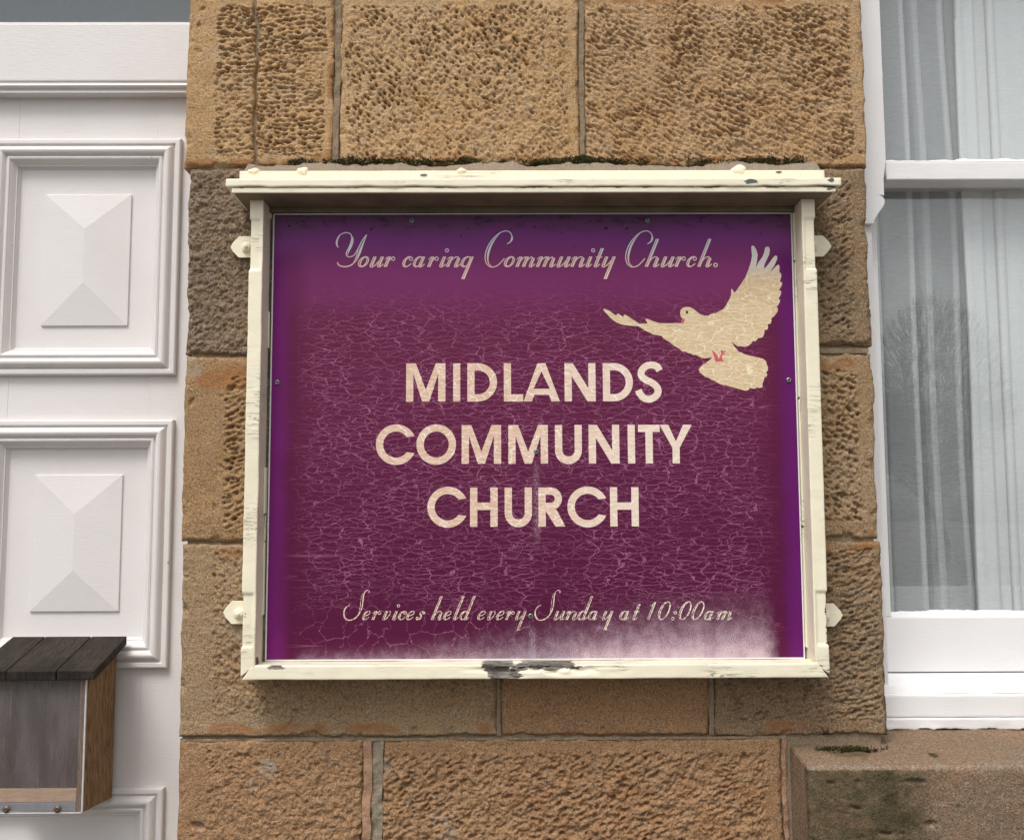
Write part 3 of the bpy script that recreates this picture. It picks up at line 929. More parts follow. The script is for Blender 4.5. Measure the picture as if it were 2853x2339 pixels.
fr = thing('door_transom', 'white moulded transom rail over the panelled door with grey board above', 'transom')
box('rail', (-1.61, -0.605), (0.094, 0.16), (1.0745, 1.1885), M['door'], fr, 0.002)
prism('moulding', [(0.16, 1.0740), (0.0975, 1.0740), (0.0975, 1.0700), (0.0915, 1.0680), (0.0900, 1.0640), (0.0935, 1.0610), (0.0985, 1.0595), (0.0985, 1.0560), (0.0955, 1.0545), (0.0955, 1.0520), (0.16, 1.0520)], 'x', -1.61, -0.605, M['door'], fr)
box('fillet', (-1.61, -0.605), (0.0985, 0.15), (1.1887, 1.1935), M['door'], fr, 0.001)
box('grey_board', (-1.61, -0.605), (0.112, 0.15), (1.1937, 1.517), M['grey'], fr, 0)

# ------------------------------------------------------------------ notice board
nb = thing('notice_board', 'cream framed purple church notice board with white dove on stone wall', 'notice board')


def rotmesh(me, fn):
    n = len(me.vertices)
    co = np.empty(n * 3, dtype=np.float32)
    me.vertices.foreach_get('co', co)
    co = co.reshape(-1, 3)
    at = me.attributes.new('rot', 'FLOAT', 'POINT')
    at.data.foreach_set('value', np.clip(fn(co[:, 0], co[:, 1], co[:, 2]), 0, 1).astype(np.float32))


def bar(name, axis, a, b, c0, c1, y0, y1, fine, parent, rot=None, disp=None, ends=(0, 0), rad=0.002, mat=None):
    """timber bar of c0..c1 (across) and y0 (front)..y1 (back), running from a to b along axis, finely gridded.
    ends: how far the end planes shift per metre across (mitres)"""
    sec = []
    def arc(cy, cc, a0, a1):
        for t in np.linspace(a0, a1, 4):
            sec.append((cy + rad * math.cos(t), cc + rad * math.sin(t)))
    st = 0.002
    def edge(p, q):
        k = max(2, int(math.hypot(q[0] - p[0], q[1] - p[1]) / st))
        for t in np.linspace(0, 1, k + 1)[1:-1]:
            sec.append((p[0] + (q[0] - p[0]) * t, p[1] + (q[1] - p[1]) * t))
    arc(y0 + rad, c0 + rad, -math.pi / 2, -math.pi)
    edge((y0, c0 + rad), (y0, c1 - rad))
    arc(y0 + rad, c1 - rad, math.pi, math.pi / 2)
    edge((y0 + rad, c1), (y1, c1))
    sec.append((y1, c1))
    sec.append((y1, c0))
    edge((y1, c0), (y0 + rad, c0))
    sec = np.array(sec)
    n = max(2, int((b - a) / fine) + 1)
    ts = np.linspace(0, 1, n)
    m = len(sec)
    T = np.repeat(ts[:, None], m, 1)
    Yc = np.repeat(sec[None, :, 0], n, 0)
    Cc = np.repeat(sec[None, :, 1], n, 0)
    aa = a + ends[0] * (Cc - c0)
    bb = b + ends[1] * (Cc - c0)
    L = aa + (bb - aa) * T
    sgn = fbm(L, Cc + Yc * 1.3, 0.05, 3, 0.5, abs(a) * 31 + c0 * 7) * 0.0012
    cy, cc = (y0 + y1) / 2, (c0 + c1) / 2
    if disp is not None:
        k = disp(L, Yc, Cc)
        Yc = Yc + k[0]
        Cc = Cc + k[1]
    Yc = Yc + sgn * (Yc < cy)
    Cc = Cc + sgn * 0.6
    if axis == 'x':
        V = np.stack([L, Yc, Cc], -1)
    else:
        V = np.stack([Cc, Yc, L], -1)
    V = V.reshape(-1, 3)
    idx = np.arange(n * m).reshape(n, m)
    nxt = np.roll(idx, -1, 1)
    q = np.stack([idx[:-1], nxt[:-1], nxt[1:], idx[1:]], -1).reshape(-1, 4).tolist()
    q.append(idx[0].tolist())
    q.append(idx[-1][::-1].tolist())
    me = mesh(name, V.tolist(), q, True)
    bm = bmesh.new()
    bm.from_mesh(me)
    bmesh.ops.recalc_face_normals(bm, faces=bm.faces[:])
    bm.to_mesh(me)
    bm.free()
    if rot is not None:
        rotmesh(me, rot)
    return link(name, me, mat or M['cream'], parent)


N1 = lambda a, b, wl, o: fbm(np.asarray(a, float), np.asarray(b, float), wl, 3, 0.6, o)
# bottom rail: rotten in the middle, split along its top arris
def rail_rot(x, y, z):
    top = np.exp(-((z + 0.004) / 0.006) ** 2)
    r = np.exp(-((x - 0.005) / 0.085) ** 2) * (0.28 + 0.85 * top)
    r += np.exp(-((x + 0.055) / 0.022) ** 2) * 0.8
    r += top * 0.42 * (np.exp(-((x - 0.30) / 0.06) ** 2) + np.exp(-((x + 0.42) / 0.05) ** 2))
    r = r * (0.8 + 1.2 * N1(x, z * 3, 0.04, 3))
    return r * (y < -0.028)
def rail_disp(L, Yc, Cc):
    k = np.exp(-((L - 0.01) / 0.085) ** 2) * np.exp(-((Cc + 0.006) / 0.009) ** 2)
    k2 = np.exp(-((L + 0.055) / 0.016) ** 2) * np.exp(-((Cc + 0.013) / 0.009) ** 2)
    n1 = np.maximum(0, N1(L * 0.35, Cc * 1.6, 0.008, 4) + 0.35)
    front = Yc < -0.06
    return (np.where(front, k * n1 * 0.011 + k2 * 0.010, 0), np.where(Cc > -0.003, -np.exp(-((L - 0.0) / 0.10) ** 2) * n1 * 0.004 * (Yc < -0.04), 0))
bar('bottom_rail', 'x', -0.4870, 0.4845, -0.0240, -0.0005, -0.0735, -0.002, 0.0018, nb, rail_rot, rail_disp, ends=(0.75, -0.75))
# stiles, planed back where the fixing lugs are let in
def stile_disp(sgn, c0, c1, cuts):
    def f(L, Yc, Cc):
        cut = sum(sstep(L, a, a + 0.0025) * (1 - sstep(L, b - 0.0025, b)) for a, b in cuts)
        outer = sstep((Cc - (c0 + c1) / 2) * sgn, -0.009, -0.006)
        return (np.where(Yc < -0.05, cut * outer * 0.0028, 0), -cut * 0.0016 * sgn * sstep((Cc - (c0 + c1) / 2) * sgn, 0.002, 0.01))
    return f
CUT = [(0.665, 0.7555), (0.028, 0.118)]
def stile_rot(s):
    def f(x, y, z):
        r = 0.26 * np.exp(-((z - 0.06) / 0.06) ** 2) * sstep(s * x, 0.478, 0.486) + 0.28 * np.exp(-((z + 0.01) / 0.02) ** 2) * (y < -0.06)
        r += 0.12 * sum(sstep(z, a, a + .003) * (1 - sstep(z, b - .003, b)) for a, b in CUT)
        return r * (0.9 + 1.3 * N1(z, x, 0.03, 7))
    return f
bar('stile', 'z', -0.0190, 0.7890, -0.4895, -0.4655, -0.0730, -0.003, 0.0025, nb, stile_rot(-1), stile_disp(-1, -0.4895, -0.4655, CUT), ends=(0.72, 0))
bar('stile', 'z', -0.0020, 0.7890, 0.4635, 0.4870, -0.0730, -0.003, 0.0025, nb, stile_rot(1), stile_disp(1, 0.4635, 0.4870, CUT), ends=(-0.72, 0))
for s_ in (-1, 1):
    xa, xb = sorted((s_ * 0.4655, s_ * 0.4845))
    box('corner_block', (xa, xb), (-0.0690, -0.012), (-0.0205, 0.012), M['oldwood'], nb, 0)
# head: fascia, soffit board, lips, upper strip
bar('fascia', 'x', -0.4653, 0.4633, 0.7802, 0.7891, -0.0300, -0.006, 0.004, nb, None, None, rad=0.001, mat=M['shade_grime'])  # shade under the cap painted into its dark colour
def cap_rot(x, y, z):
    r = 0.52 * np.exp(-((z - 0.7998) / 0.0032) ** 2) + 0.45 * np.exp(-((np.abs(x) - 0.512) / 0.03) ** 2)
    return r * (0.75 + 1.4 * N1(x, z, 0.05, 9)) * (y < -0.09)
bar('cap_board', 'x', -0.5125, 0.5133, 0.7907, 0.7996, -0.1055, -0.003, 0.0025, nb, cap_rot, rad=0.0012)
bar('soffit', 'x', -0.5085, 0.5085, 0.7893, 0.7906, -0.1030, -0.004, 0.02, nb, None, None, rad=0.0004, mat=M['shade_grime'])  # thin board added under the cap to carry painted shade and stain
bar('cap_lip', 'x', -0.5220, 0.5220, 0.8006, 0.8148, -0.1085, -0.003, 0.0025, nb, lambda x, y, z: 0.16 * np.exp(-((z - 0.8006) / 0.003) ** 2) + 0.1 * N1(x, z, 0.03, 2), lambda L, Y, C: (0 * L, np.where(C < 0.804, N1(L, C * 0, 0.04, 6) * 0.0022, 0)), rad=0.0022)
prism('cap_slope', [(-0.104, 0.8149), (-0.003, 0.8149), (-0.003, 0.8310), (-0.048, 0.8310)], 'x', -0.518, 0.518, M['cream'], nb, 0.001)
bar('upper_strip', 'x', -0.5145, 0.5125, 0.8312, 0.8482, -0.0500, -0.002, 0.0025, nb, lambda x, y, z: 0.14 + 0.12 * N1(x, z, 0.02, 4), rad=0.002)
for x, z, r in ((-0.490, 0.8478, 0.0075), (-0.405, 0.8480, 0.0095), (-0.1255, 0.8475, 0.0070), (0.3615, 0.8485, 0.0115)):
    bl = lathe('sealant_blob', [(r, 0.0), (r * 1.02, 0.002), (r * 0.85, 0.0035), (r * 0.45, 0.0048), (r * 0.1, 0.005)], x, z, -0.0475, M['cream'], nb, 14)
    for q in bl.data.vertices:
        a_ = math.atan2(q.co.z - z, q.co.x - x)
        q.co.x = x + (q.co.x - x) * (1.25 + 0.25 * math.sin(2.3 * a_ + x * 50))
        q.co.z = z + (q.co.z - z) * (0.72 + 0.16 * math.sin(3 * a_ + x * 80))
for x, z, wd, hg in ((0.367, 0.8085, 0.0145, 0.0045), (0.505, 0.8105, 0.007, 0.004), (0.432, 0.8440, 0.0055, 0.002), (-0.193, 0.8400, 0.008, 0.002)):
    yy = -0.1094 if z < 0.82 else -0.0512
    pts = [(x + wd * math.cos(a) * random.uniform(0.5, 1.15), z + hg * math.sin(a) * random.uniform(0.5, 1.2)) for a in np.linspace(0, 2 * math.pi, 13)[:-1]]
    prism('bare_patch', pts, 'y', yy, yy + 0.0012, M['slate'], nb)
# back board, print, white edge
box('back_board', (-0.4650, 0.4630), (-0.0215, -0.004), (-0.0003, 0.780), M['oldwood'], nb, 0)
pn = box('panel', (-0.4600, 0.4600), (-0.0250, -0.0218), (0.0002, 0.7790), M['edge'], nb, 0.0003, 1)
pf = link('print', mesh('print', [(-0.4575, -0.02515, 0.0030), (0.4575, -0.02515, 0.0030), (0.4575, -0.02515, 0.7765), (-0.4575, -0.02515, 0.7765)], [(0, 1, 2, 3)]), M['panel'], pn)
# old putty in the rebate
zz = 0.012
while zz < 0.77:
    ln = random.uniform(0.03, 0.13)
    if random.random() < 0.8:
        box('putty', (-0.4652, -0.4652 + random.uniform(0.0022, 0.0046)), (-0.0215 - random.uniform(0.006, 0.016), -0.0212), (zz, min(0.778, zz + ln - random.uniform(0.001, 0.006))), M['cream'], nb, 0.0006, 1, 0.0005)
    zz += ln
zz = 0.02
while zz < 0.77:
    ln = random.uniform(0.1, 0.3)
    box('putty', (0.4608, 0.4634), (-0.0300, -0.0212), (zz, min(0.778, zz + ln - 0.004)), M['cream'], nb, 0.0005, 1, 0.0003)
    zz += ln
for x, z in ((-0.2147, 0.765), (0.2032, 0.7651), (-0.4472, 0.4776), (0.4456, 0.4792), (0.0037, 0.3554), (-0.0079, 0.0742)):
    sc_ = lathe('screw', [(0.0046, 0.0), (0.0046, 0.0010), (0.0038, 0.0022), (0.0019, 0.0028), (0.0016, 0.0012), (0.0004, 0.0010)], x, z, -0.0252, M['screw'], nb, 16)
    for an in (0.5, 0.5 + math.pi / 2):
        c_, s_ = math.cos(an), math.sin(an)
        q = [(x + c_ * a - s_ * b, z + s_ * a + c_ * b) for a, b in ((-0.0022, -0.0005), (0.0022, -0.0005), (0.0022, 0.0005), (-0.0022, 0.0005))]
        prism('slot', q, 'y', -0.02815 - 0.0001 * (an > 1), -0.0270, M['black'], sc_)
# fixing lugs with bolts
def lug(s, xt, zc, hh):
    xi = s * 0.484
    prof = [(xi, zc - hh), (s * (xt - 0.0150), zc - hh), (s * (xt - 0.0045), zc - hh * 0.42), (s * xt, zc), (s * (xt - 0.0045), zc + hh * 0.42), (s * (xt - 0.0150), zc + hh), (xi, zc + hh)]
    b = prism('fixing_lug', prof, 'y', -0.0105, -0.0070, M['cream'], nb, 0.0006)
    bx = s * (0.5085 if s < 0 else 0.4985)
    lathe('bolt', [(0.0105, 0), (0.0105, 0.0014), (0.0085, 0.0030), (0.0072, 0.0030), (0.0072, 0.0075), (0.0060, 0.0088), (0.0036, 0.0088), (0.0034, 0.0125), (0.0015, 0.0140)], bx, zc - 0.002, -0.0104, M['cream'], b, 12, False)
lug(-1, 0.5385, 0.7226, 0.0192)
lug(-1, 0.5370, 0.0810, 0.0196)
lug(1, 0.5335, 0.7221, 0.0192)
lug(1, 0.5315, 0.0724, 0.0197)

# ---- printing on the panel
YP = -0.02535
class Ink:
    def __init__(self):
        self.v, self.f, self.k = [], [], 0
    def poly(self, outer, holes=()):
        loops = [[Vector((x, z, 0)) for x, z in outer]] + [[Vector((x, z, 0)) for x, z in h] for h in holes]
        b = len(self.v)
        y = YP - self.k * 0.000006
        for lp in loops:
            for p in lp:
                self.v.append((p.x, y, p.y))
        for t in tessellate_polygon(loops):
            a, c, d = [self.v[b + i] for i in t]
            ar = (c[0] - a[0]) * (d[2] - a[2]) - (d[0] - a[0]) * (c[2] - a[2])
            self.f.append(tuple(b + i for i in (t if ar > 0 else t[::-1])))
        self.k += 1
    def ribbon(self, pts, w0, w1=None, smooth=True, wm=None):
        P = [np.array(p, float) for p in pts]
        if smooth and len(P) > 2:
            Q = [2 * P[0] - P[1]] + P + [2 * P[-1] - P[-2]]
            out = []
            for i in range(1, len(Q) - 2):
                p0, p1, p2, p3 = Q[i - 1:i + 3]
                for t in np.linspace(0, 1, 7)[:-1]:
                    out.append(0.5 * (2 * p1 + (p2 - p0) * t + (2 * p0 - 5 * p1 + 4 * p2 - p3) * t * t + (3 * p1 - p0 - 3 * p2 + p3) * t ** 3))
            out.append(P[-1])
            P = out
        n = len(P)
        w1 = w0 if w1 is None else w1
        y = YP - self.k * 0.000006
        self.k += 1
        b = len(self.v)
        for i, p in enumerate(P):
            d = P[min(n - 1, i + 1)] - P[max(0, i - 1)]
            d = d / (np.linalg.norm(d) + 1e-9)
            t = i / (n - 1)
            ww = w0 + (w1 - w0) * t
            if wm is not None:
                ww = ww + (wm - ww) * math.sin(math.pi * t) ** 2
            nn = np.array([-d[1], d[0]]) * ww / 2
            self.v += [(p[0] + nn[0], y, p[1] + nn[1]), (p[0] - nn[0], y, p[1] - nn[1])]
        for i in range(n - 1):
            self.f.append((b + 2 * i, b + 2 * i + 1, b + 2 * i + 3, b + 2 * i + 2))
    def circle(self, cx, cz, r, wd):
        a = np.linspace(0, 2 * math.pi, 17)
        self.ribbon([(cx + r * math.cos(t), cz + r * math.sin(t)) for t in a], wd, smooth=False)
    def done(self, name, mat):
        return link(name, mesh(name, self.v, self.f), mat, pf)


def script_glyph(ink, ch, x0, z0, xh, wt=1.0):
    SL = 0.41
    U = lambda pts: [(x0 + xh * (u + SL * v), z0 + xh * v) for u, v in pts]
    Rw = lambda pts, ox, oy, s: [(x0 + xh * (px - ox) / s, z0 + xh * (oy - py) / s) for px, py in pts]
    hl, tk = 0.098 * xh * wt, 0.165 * xh * wt
    rb = lambda pts, w_=hl, w2=None, wm=None: ink.ribbon(U(pts), w_, w2, True, wm)
    def ell(cu, cv, ru, rv_, w_, a0=0, a1=360, n=25):
        a = np.radians(np.linspace(a0, a1, n))
        ink.ribbon(U([(cu + ru * math.cos(t), cv + rv_ * math.sin(t)) for t in a]), w_, None, False)
    def dot(u, v, r):
        X, Z = U([(u, v)])[0]
        ink.circle(X, Z, r * xh, 0.085 * xh)
    def stem(u, v0=0.0, v1=1.0, cap0=True, cap1=True):
        ink.ribbon(U([(u, v0), (u, v1)]), hl, smooth=False)
        ink.ribbon(U([(u + 0.185, v0), (u + 0.185, v1)]), tk, smooth=False)
        if cap0: ink.ribbon(U([(u - 0.035, v0 + 0.03), (u + 0.25, v0 + 0.03)]), 0.065 * xh, smooth=False)
        if cap1: ink.ribbon(U([(u - 0.035, v1 - 0.03), (u + 0.25, v1 - 0.03)]), 0.065 * xh, smooth=False)
    tail = lambda u: rb([(u + 0.0, 0.12), (u + 0.07, 0.01), (u + 0.22, -0.01), (u + 0.36, 0.08), (u + 0.50, 0.27)])
    entry = lambda u: rb([(u - 0.22, 0.72), (u - 0.10, 0.92), (u + 0.06, 0.97)], 0.06 * xh)
    arch = lambda u, w_: rb([(u + 0.2, 0.45), (u + 0.32, 0.78), (u + 0.5, 0.95), (u + w_, 0.97), (u + w_ + 0.2, 0.80)])
    def bowl(c=0.42, ru=0.42):
        ell(c, 0.5, ru, 0.5, hl)
        ell(c + 0.02, 0.5, ru * 0.62, 0.47, tk * 0.8, 70, 290, 16)
    if ch == 'o':
        bowl(0.45, 0.45)
        ell(0.47, 0.5, 0.27, 0.47, hl, -70, 70, 10)
    elif ch == 'u':
        stem(0, 0.1, 1, False); rb([(0, 0.12), (0.08, 0.0), (0.25, -0.01), (0.5, 0.2), (0.70, 0.6)])
        stem(0.72, 0.08, 1, False); tail(0.72)
    elif ch in 'nh':
        stem(0, 0, 2.75 if ch == 'h' else 1.0)
        if ch == 'n': entry(0)
        arch(0, 0.72); stem(0.76, 0.08, 0.86, False, False); tail(0.76)
    elif ch == 'm':
        entry(0)
        for q in (0, 0.62):
            stem(q); arch(q, 0.55)
        stem(1.26, 0.08, 0.86, False, False); tail(1.26)
    elif ch == 'r':
        stem(0); entry(0); rb([(0.2, 0.45), (0.3, 0.75), (0.42, 0.95), (0.58, 0.97)]); dot(0.56, 0.79, 0.16)
    elif ch == 'c':
        ell(0.42, 0.5, 0.42, 0.5, hl, 60, 300, 20); ell(0.44, 0.5, 0.27, 0.47, tk * 0.8, 80, 280, 14)
        rb([(0.62, 0.07), (0.74, 0.18), (0.84, 0.32)]); dot(0.62, 0.79, 0.16)
    elif ch == 'a':
        bowl(); stem(0.64, 0.08, 1, False); tail(0.64)
    elif ch == 'i':
        stem(0, 0.08, 1, False); tail(0.0); dot(0.08, 1.62, 0.15)
    elif ch == 't':
        stem(0, 0.08, 1.82, False); tail(0.0); rb([(-0.18, 0.95), (0.1, 0.95), (0.45, 0.95)])
    elif ch == 'y':
        stem(0, 0.1, 1, False); rb([(0, 0.12), (0.08, 0.0), (0.25, -0.01), (0.5, 0.2), (0.70, 0.6)]); stem(0.72, -1.2, 1.0)
    elif ch == 'g':
        bowl(); stem(0.72, -1.2, 1.0)
    elif ch == 'l':
        stem(0, 0.08, 2.75, False); tail(0.0)
    elif ch == 'd':
        bowl(); stem(0.66, 0.08, 2.75, False); tail(0.66)
    elif ch == 'e':
        rb([(0.12, 0.45), (0.45, 0.50), (0.70, 0.68), (0.68, 0.92), (0.46, 1.0), (0.2, 0.88), (0.02, 0.5), (0.14, 0.1), (0.38, 0.0), (0.62, 0.1), (0.82, 0.3)])
        ell(0.44, 0.5, 0.26, 0.46, tk * 0.8, 90, 270, 12)
    elif ch == 'v':
        stem(0.02, 0.1, 1, False); rb([(0.02, 0.14), (0.1, 0.0), (0.28, 0.0), (0.52, 0.25), (0.66, 0.7), (0.56, 0.97), (0.42, 0.92)])
    elif ch == 's':
        rb([(0.62, 0.80), (0.52, 0.97), (0.32, 0.95), (0.24, 0.72), (0.42, 0.45), (0.46, 0.2), (0.34, 0.02), (0.12, 0.02), (0.04, 0.16)])
        rb([(0.36, 0.70), (0.54, 0.45), (0.58, 0.2), (0.42, 0.02)], tk * 0.7); dot(0.14, 0.2, 0.12); dot(0.66, 0.8, 0.12)
    elif ch == 'C':
        ink.ribbon(Rw([(635, 380), (690, 345), (718, 275), (690, 195), (610, 162), (500, 205), (390, 310), (310, 440), (272, 580), (285, 690), (340, 755), (410, 768), (490, 732), (590, 625)], 268, 765, 170), hl, hl)
        ink.ribbon(Rw([(640, 378), (700, 330), (716, 265), (695, 205)], 268, 765, 170), 0.03 * xh, 0.03 * xh, True, 0.2 * xh)
        ink.ribbon(Rw([(525, 190), (440, 290), (362, 420), (318, 570), (322, 690), (375, 760)], 268, 765, 170), 0.05 * xh, 0.06 * xh, True, 0.20 * xh)
    elif ch == 'Y':
        f = lambda p: Rw(p, 160, 568, 133)
        ink.ribbon(f([(193, 312), (168, 280), (168, 225), (210, 150), (290, 118), (350, 140), (362, 200), (338, 290), (298, 380), (305, 425), (345, 437), (400, 410), (450, 325), (500, 222), (555, 145)]), hl)
        ink.ribbon(f([(190, 308), (172, 270), (178, 215), (215, 150)]), 0.04 * xh, 0.04 * xh, True, 0.19 * xh)
        ink.ribbon(f([(355, 145), (378, 200), (362, 280), (328, 360), (312, 412)]), 0.06 * xh, 0.06 * xh, True, 0.2 * xh)
        ink.ribbon(f([(555, 145), (530, 215), (502, 300), (470, 395), (420, 490), (350, 550), (270, 566), (205, 548), (182, 508)]), hl * 1.1, hl * 1.3)
        ink.ribbon(f([(520, 225), (492, 300), (458, 392), (410, 480)]), 0.05 * xh, 0.05 * xh, True, 0.17 * xh)
        ink.ribbon(f([(450, 330), (425, 430), (390, 510)]), 0.06 * xh)
    elif ch == 'S':
        f = lambda p: Rw(p, 150, 608, 135)
        ink.ribbon(f([(255, 378), (195, 410), (158, 480), (162, 560), (205, 605), (260, 615), (330, 590), (392, 530), (442, 430), (460, 320), (472, 220), (500, 160), (540, 145), (562, 165), (552, 188)]), hl, hl, True, 0.13 * xh)
        ink.ribbon(f([(215, 395), (165, 460), (165, 540), (200, 595)]), 0.05 * xh, 0.05 * xh, True, 0.16 * xh)
        ink.ribbon(f([(396, 515), (418, 400), (430, 290), (455, 195)]), 0.06 * xh)
    elif ch == '1':
        stem(0.0, 0, 2.05); rb([(-0.28, 1.62), (-0.05, 1.8), (0.12, 2.08)])
    elif ch == '0':
        ell(0.31, 1.06, 0.6, 1.06, hl); ell(0.33, 1.06, 0.42, 1.03, tk * 0.9, 80, 280, 18); ell(0.33, 1.06, 0.50, 1.03, hl * 1.2, -70, 70, 12)
    elif ch == ':':
        for u, v in ((0.47, 0.82), (0.18, 0.14)):
            ink.circle(x0 + u * xh, z0 + v * xh, 0.15 * xh, 0.09 * xh)
    elif ch == '.':
        ink.circle(x0 + 0.22 * xh, z0 + 0.17 * xh, 0.17 * xh, 0.1 * xh)


TOP = [('Y', -0.3484), ('o', -0.3113), ('u', -0.2885), ('r', -0.2631), ('c', -0.233), ('a', -0.2145), ('r', -0.1864), ('i', -0.1658), ('n', -0.1535), ('g', -0.1303),
       ('C', -0.0852), ('o', -0.054), ('m', -0.0308), ('m', 0.0053), ('u', 0.041), ('n', 0.0661), ('i', 0.0924), ('t', 0.1068), ('y', 0.1205),
       ('C', 0.163), ('h', 0.1976), ('u', 0.2248), ('r', 0.2499), ('c', 0.2683), ('h', 0.2902), ('.', 0.3179)]
LOW = [('S', -0.3277), ('e', -0.2974), ('r', -0.2788), ('v', -0.2614), ('i', -0.2443), ('c', -0.2359), ('e', -0.222), ('s', -0.2047), ('h', -0.1778), ('e', -0.1589), ('l', -0.1405), ('d', -0.1312),
       ('e', -0.1008), ('v', -0.0826), ('e', -0.0687), ('r', -0.0508), ('y', -0.0346), ('S', -0.0012), ('u', 0.0314), ('n', 0.052), ('d', 0.0702), ('a', 0.0882), ('y', 0.1139),
       ('a', 0.1419), ('t', 0.166), ('1', 0.1913), ('0', 0.2101), (':', 0.2325), ('0', 0.2458), ('0', 0.2678), ('a', 0.2866), ('m', 0.3096)]
ik = Ink()
for c, x in TOP:
    script_glyph(ik, c, x, 0.6824 - (x + 0.35) * 0.0023, 0.0182)
ik.done('script_lettering', M['script_top'])
ik = Ink()
for c, x in LOW:
    script_glyph(ik, c, x, 0.0694 - (x + 0.33) * 0.004, 0.01445, 0.82)
ik.done('script_lettering', M['script_low'])


def arcp(cx, cz, rx, rz, a0, a1, n=24):
    return [(cx + rx * math.cos(t), cz + rz * math.sin(t)) for t in np.radians(np.linspace(a0, a1, n))]


def block(ink, ch, x0, x1, zb, h):
    w_, s = x1 - x0, 0.0126
    T = lambda pts: [(x0 + a, zb + b) for a, b in pts]
    if ch == 'I':
        ink.poly(T([(0, 0), (w_, 0), (w_, h), (0, h)]))
    elif ch == 'M':
        ink.poly(T([(0, 0), (s, 0), (s, .72 * h), (.41 * w_, 0), (.59 * w_, 0), (w_ - s, .72 * h), (w_ - s, 0), (w_, 0), (w_, h), (.755 * w_, h), (.5 * w_, .31 * h), (.245 * w_, h), (0, h)]))
    elif ch == 'N':
        ink.poly(T([(0, 0), (s, 0), (s, .66 * h), (w_ - s * 1.15, 0), (w_, 0), (w_, h), (w_ - s, h), (w_ - s, .34 * h), (s * 1.15, h), (0, h)]))
    elif ch == 'L':
        ink.poly(T([(0, 0), (w_, 0), (w_, s), (s, s), (s, h), (0, h)]))
    elif ch == 'H':
        m = h * .52
        ink.poly(T([(0, 0), (s, 0), (s, m - s / 2), (w_ - s, m - s / 2), (w_ - s, 0), (w_, 0), (w_, h), (w_ - s, h), (w_ - s, m + s / 2), (s, m + s / 2), (s, h), (0, h)]))
    elif ch == 'T':
        c = w_ / 2
        ink.poly(T([(c - s / 2, 0), (c + s / 2, 0), (c + s / 2, h - s), (w_, h - s), (w_, h), (0, h), (0, h - s), (c - s / 2, h - s)]))
    elif ch == 'Y':
        c = w_ / 2
        ink.poly(T([(c - s / 2, 0), (c + s / 2, 0), (c + s / 2, .40 * h), (w_, h), (w_ - s * 1.18, h), (c, .57 * h), (s * 1.18, h), (0, h), (c - s / 2, .40 * h)]))
    elif ch == 'U':
        r = w_ / 2
        o_ = [(0, h), (0, r)] + arcp(r, r, r, r + .001, 180, 360) + [(w_, r), (w_, h), (w_ - s, h), (w_ - s, r)] + arcp(r, r, r - s, r - s, 360, 180) + [(s, r), (s, h)]
        ink.poly(T(o_))
    elif ch == 'O':
        ink.poly(T(arcp(w_ / 2, h / 2, w_ / 2, h / 2 + .0015, 0, 352, 40)), [T(arcp(w_ / 2, h / 2, w_ / 2 - s, h / 2 + .0015 - s, 0, 352, 40))])
    elif ch == 'C':
        r = h / 2 + .0015
        ink.poly(T(arcp(r, h / 2, r, r, 25, 335, 40) + arcp(r, h / 2, r - s, r - s, 325, 35, 40)))
    elif ch == 'D':
        r = h / 2
        a = w_ - r
        ink.poly(T([(0, 0), (a, 0)] + arcp(a, r, r, r, -88, 88, 24) + [(a, h), (0, h)]), [T([(s, s), (a, s)] + arcp(a, r, r - s, r - s, -88, 88, 24) + [(a, h - s), (s, h - s)])])
    elif ch == 'A':
        c = w_ / 2
        ink.poly(T([(0, 0), (s * 1.15, 0), (s * 1.15 + .07 * w_, .17 * h), (w_ - s * 1.15 - .07 * w_, .17 * h), (w_ - s * 1.15, 0), (w_, 0), (c + s * .55, h), (c - s * .55, h)]),
                 [T([(.275 * w_, .33 * h), (c, .78 * h), (.725 * w_, .33 * h)])])
    elif ch == 'R':
        r = h * .29
        a = w_ * .90 - r
        ink.poly(T([(0, 0), (s, 0), (s, .40 * h), (w_ - s * 1.25, 0), (w_ + .001, 0), (a + .010, .43 * h)] + arcp(a, h - r, r, r, -70, 88, 18) + [(a, h), (0, h)]),
                 [T([(s, h - 2 * r + s), (a, h - 2 * r + s)] + arcp(a, h - r, r - s, r - s, -80, 80, 14) + [(a, h - s), (s, h - s)])])
    elif ch == 'S':
        pts = [(.96, .80), (.86, .90), (.66, .945), (.40, .92), (.20, .80), (.19, .66), (.36, .565), (.60, .49), (.82, .38), (.88, .24), (.76, .12), (.52, .055), (.28, .085), (.12, .19), (.045, .29)]
        ink.ribbon([(x0 + a * w_ * .98, zb + b * h) for a, b in pts], s * .97)


ROWS = [([('M', -0.2229, -0.1544), ('I', -0.1409, -0.1285), ('D', -0.1162, -0.0643), ('L', -0.0525, -0.0188), ('A', -0.0182, 0.045), ('N', 0.0535, 0.1077), ('D', 0.1204, 0.173), ('S', 0.1803, 0.2225)], 0.443, 0.5102),
        ([('C', -0.2747, -0.2097), ('O', -0.2044, -0.1357), ('M', -0.126, -0.0575), ('M', -0.045, 0.0237), ('U', 0.036, 0.0827), ('N', 0.0945, 0.1479), ('I', 0.1624, 0.1750), ('T', 0.1806, 0.2184), ('Y', 0.2184, 0.274)], 0.3345, 0.4018),
        ([('C', -0.185, -0.1203), ('H', -0.1114, -0.0637), ('U', -0.0517, -0.0045), ('R', 0.0066, 0.0519), ('C', 0.0566, 0.1219), ('H', 0.1303, 0.1798)], 0.2261, 0.2935)]
for r_, zb, zt in ROWS:
    ik = Ink()
    for c, a, b in r_:
        block(ik, c, a, b, zb - (a + 0.05) * 0.0012, zt - zb)
    ik.done('block_lettering', M['caps'])

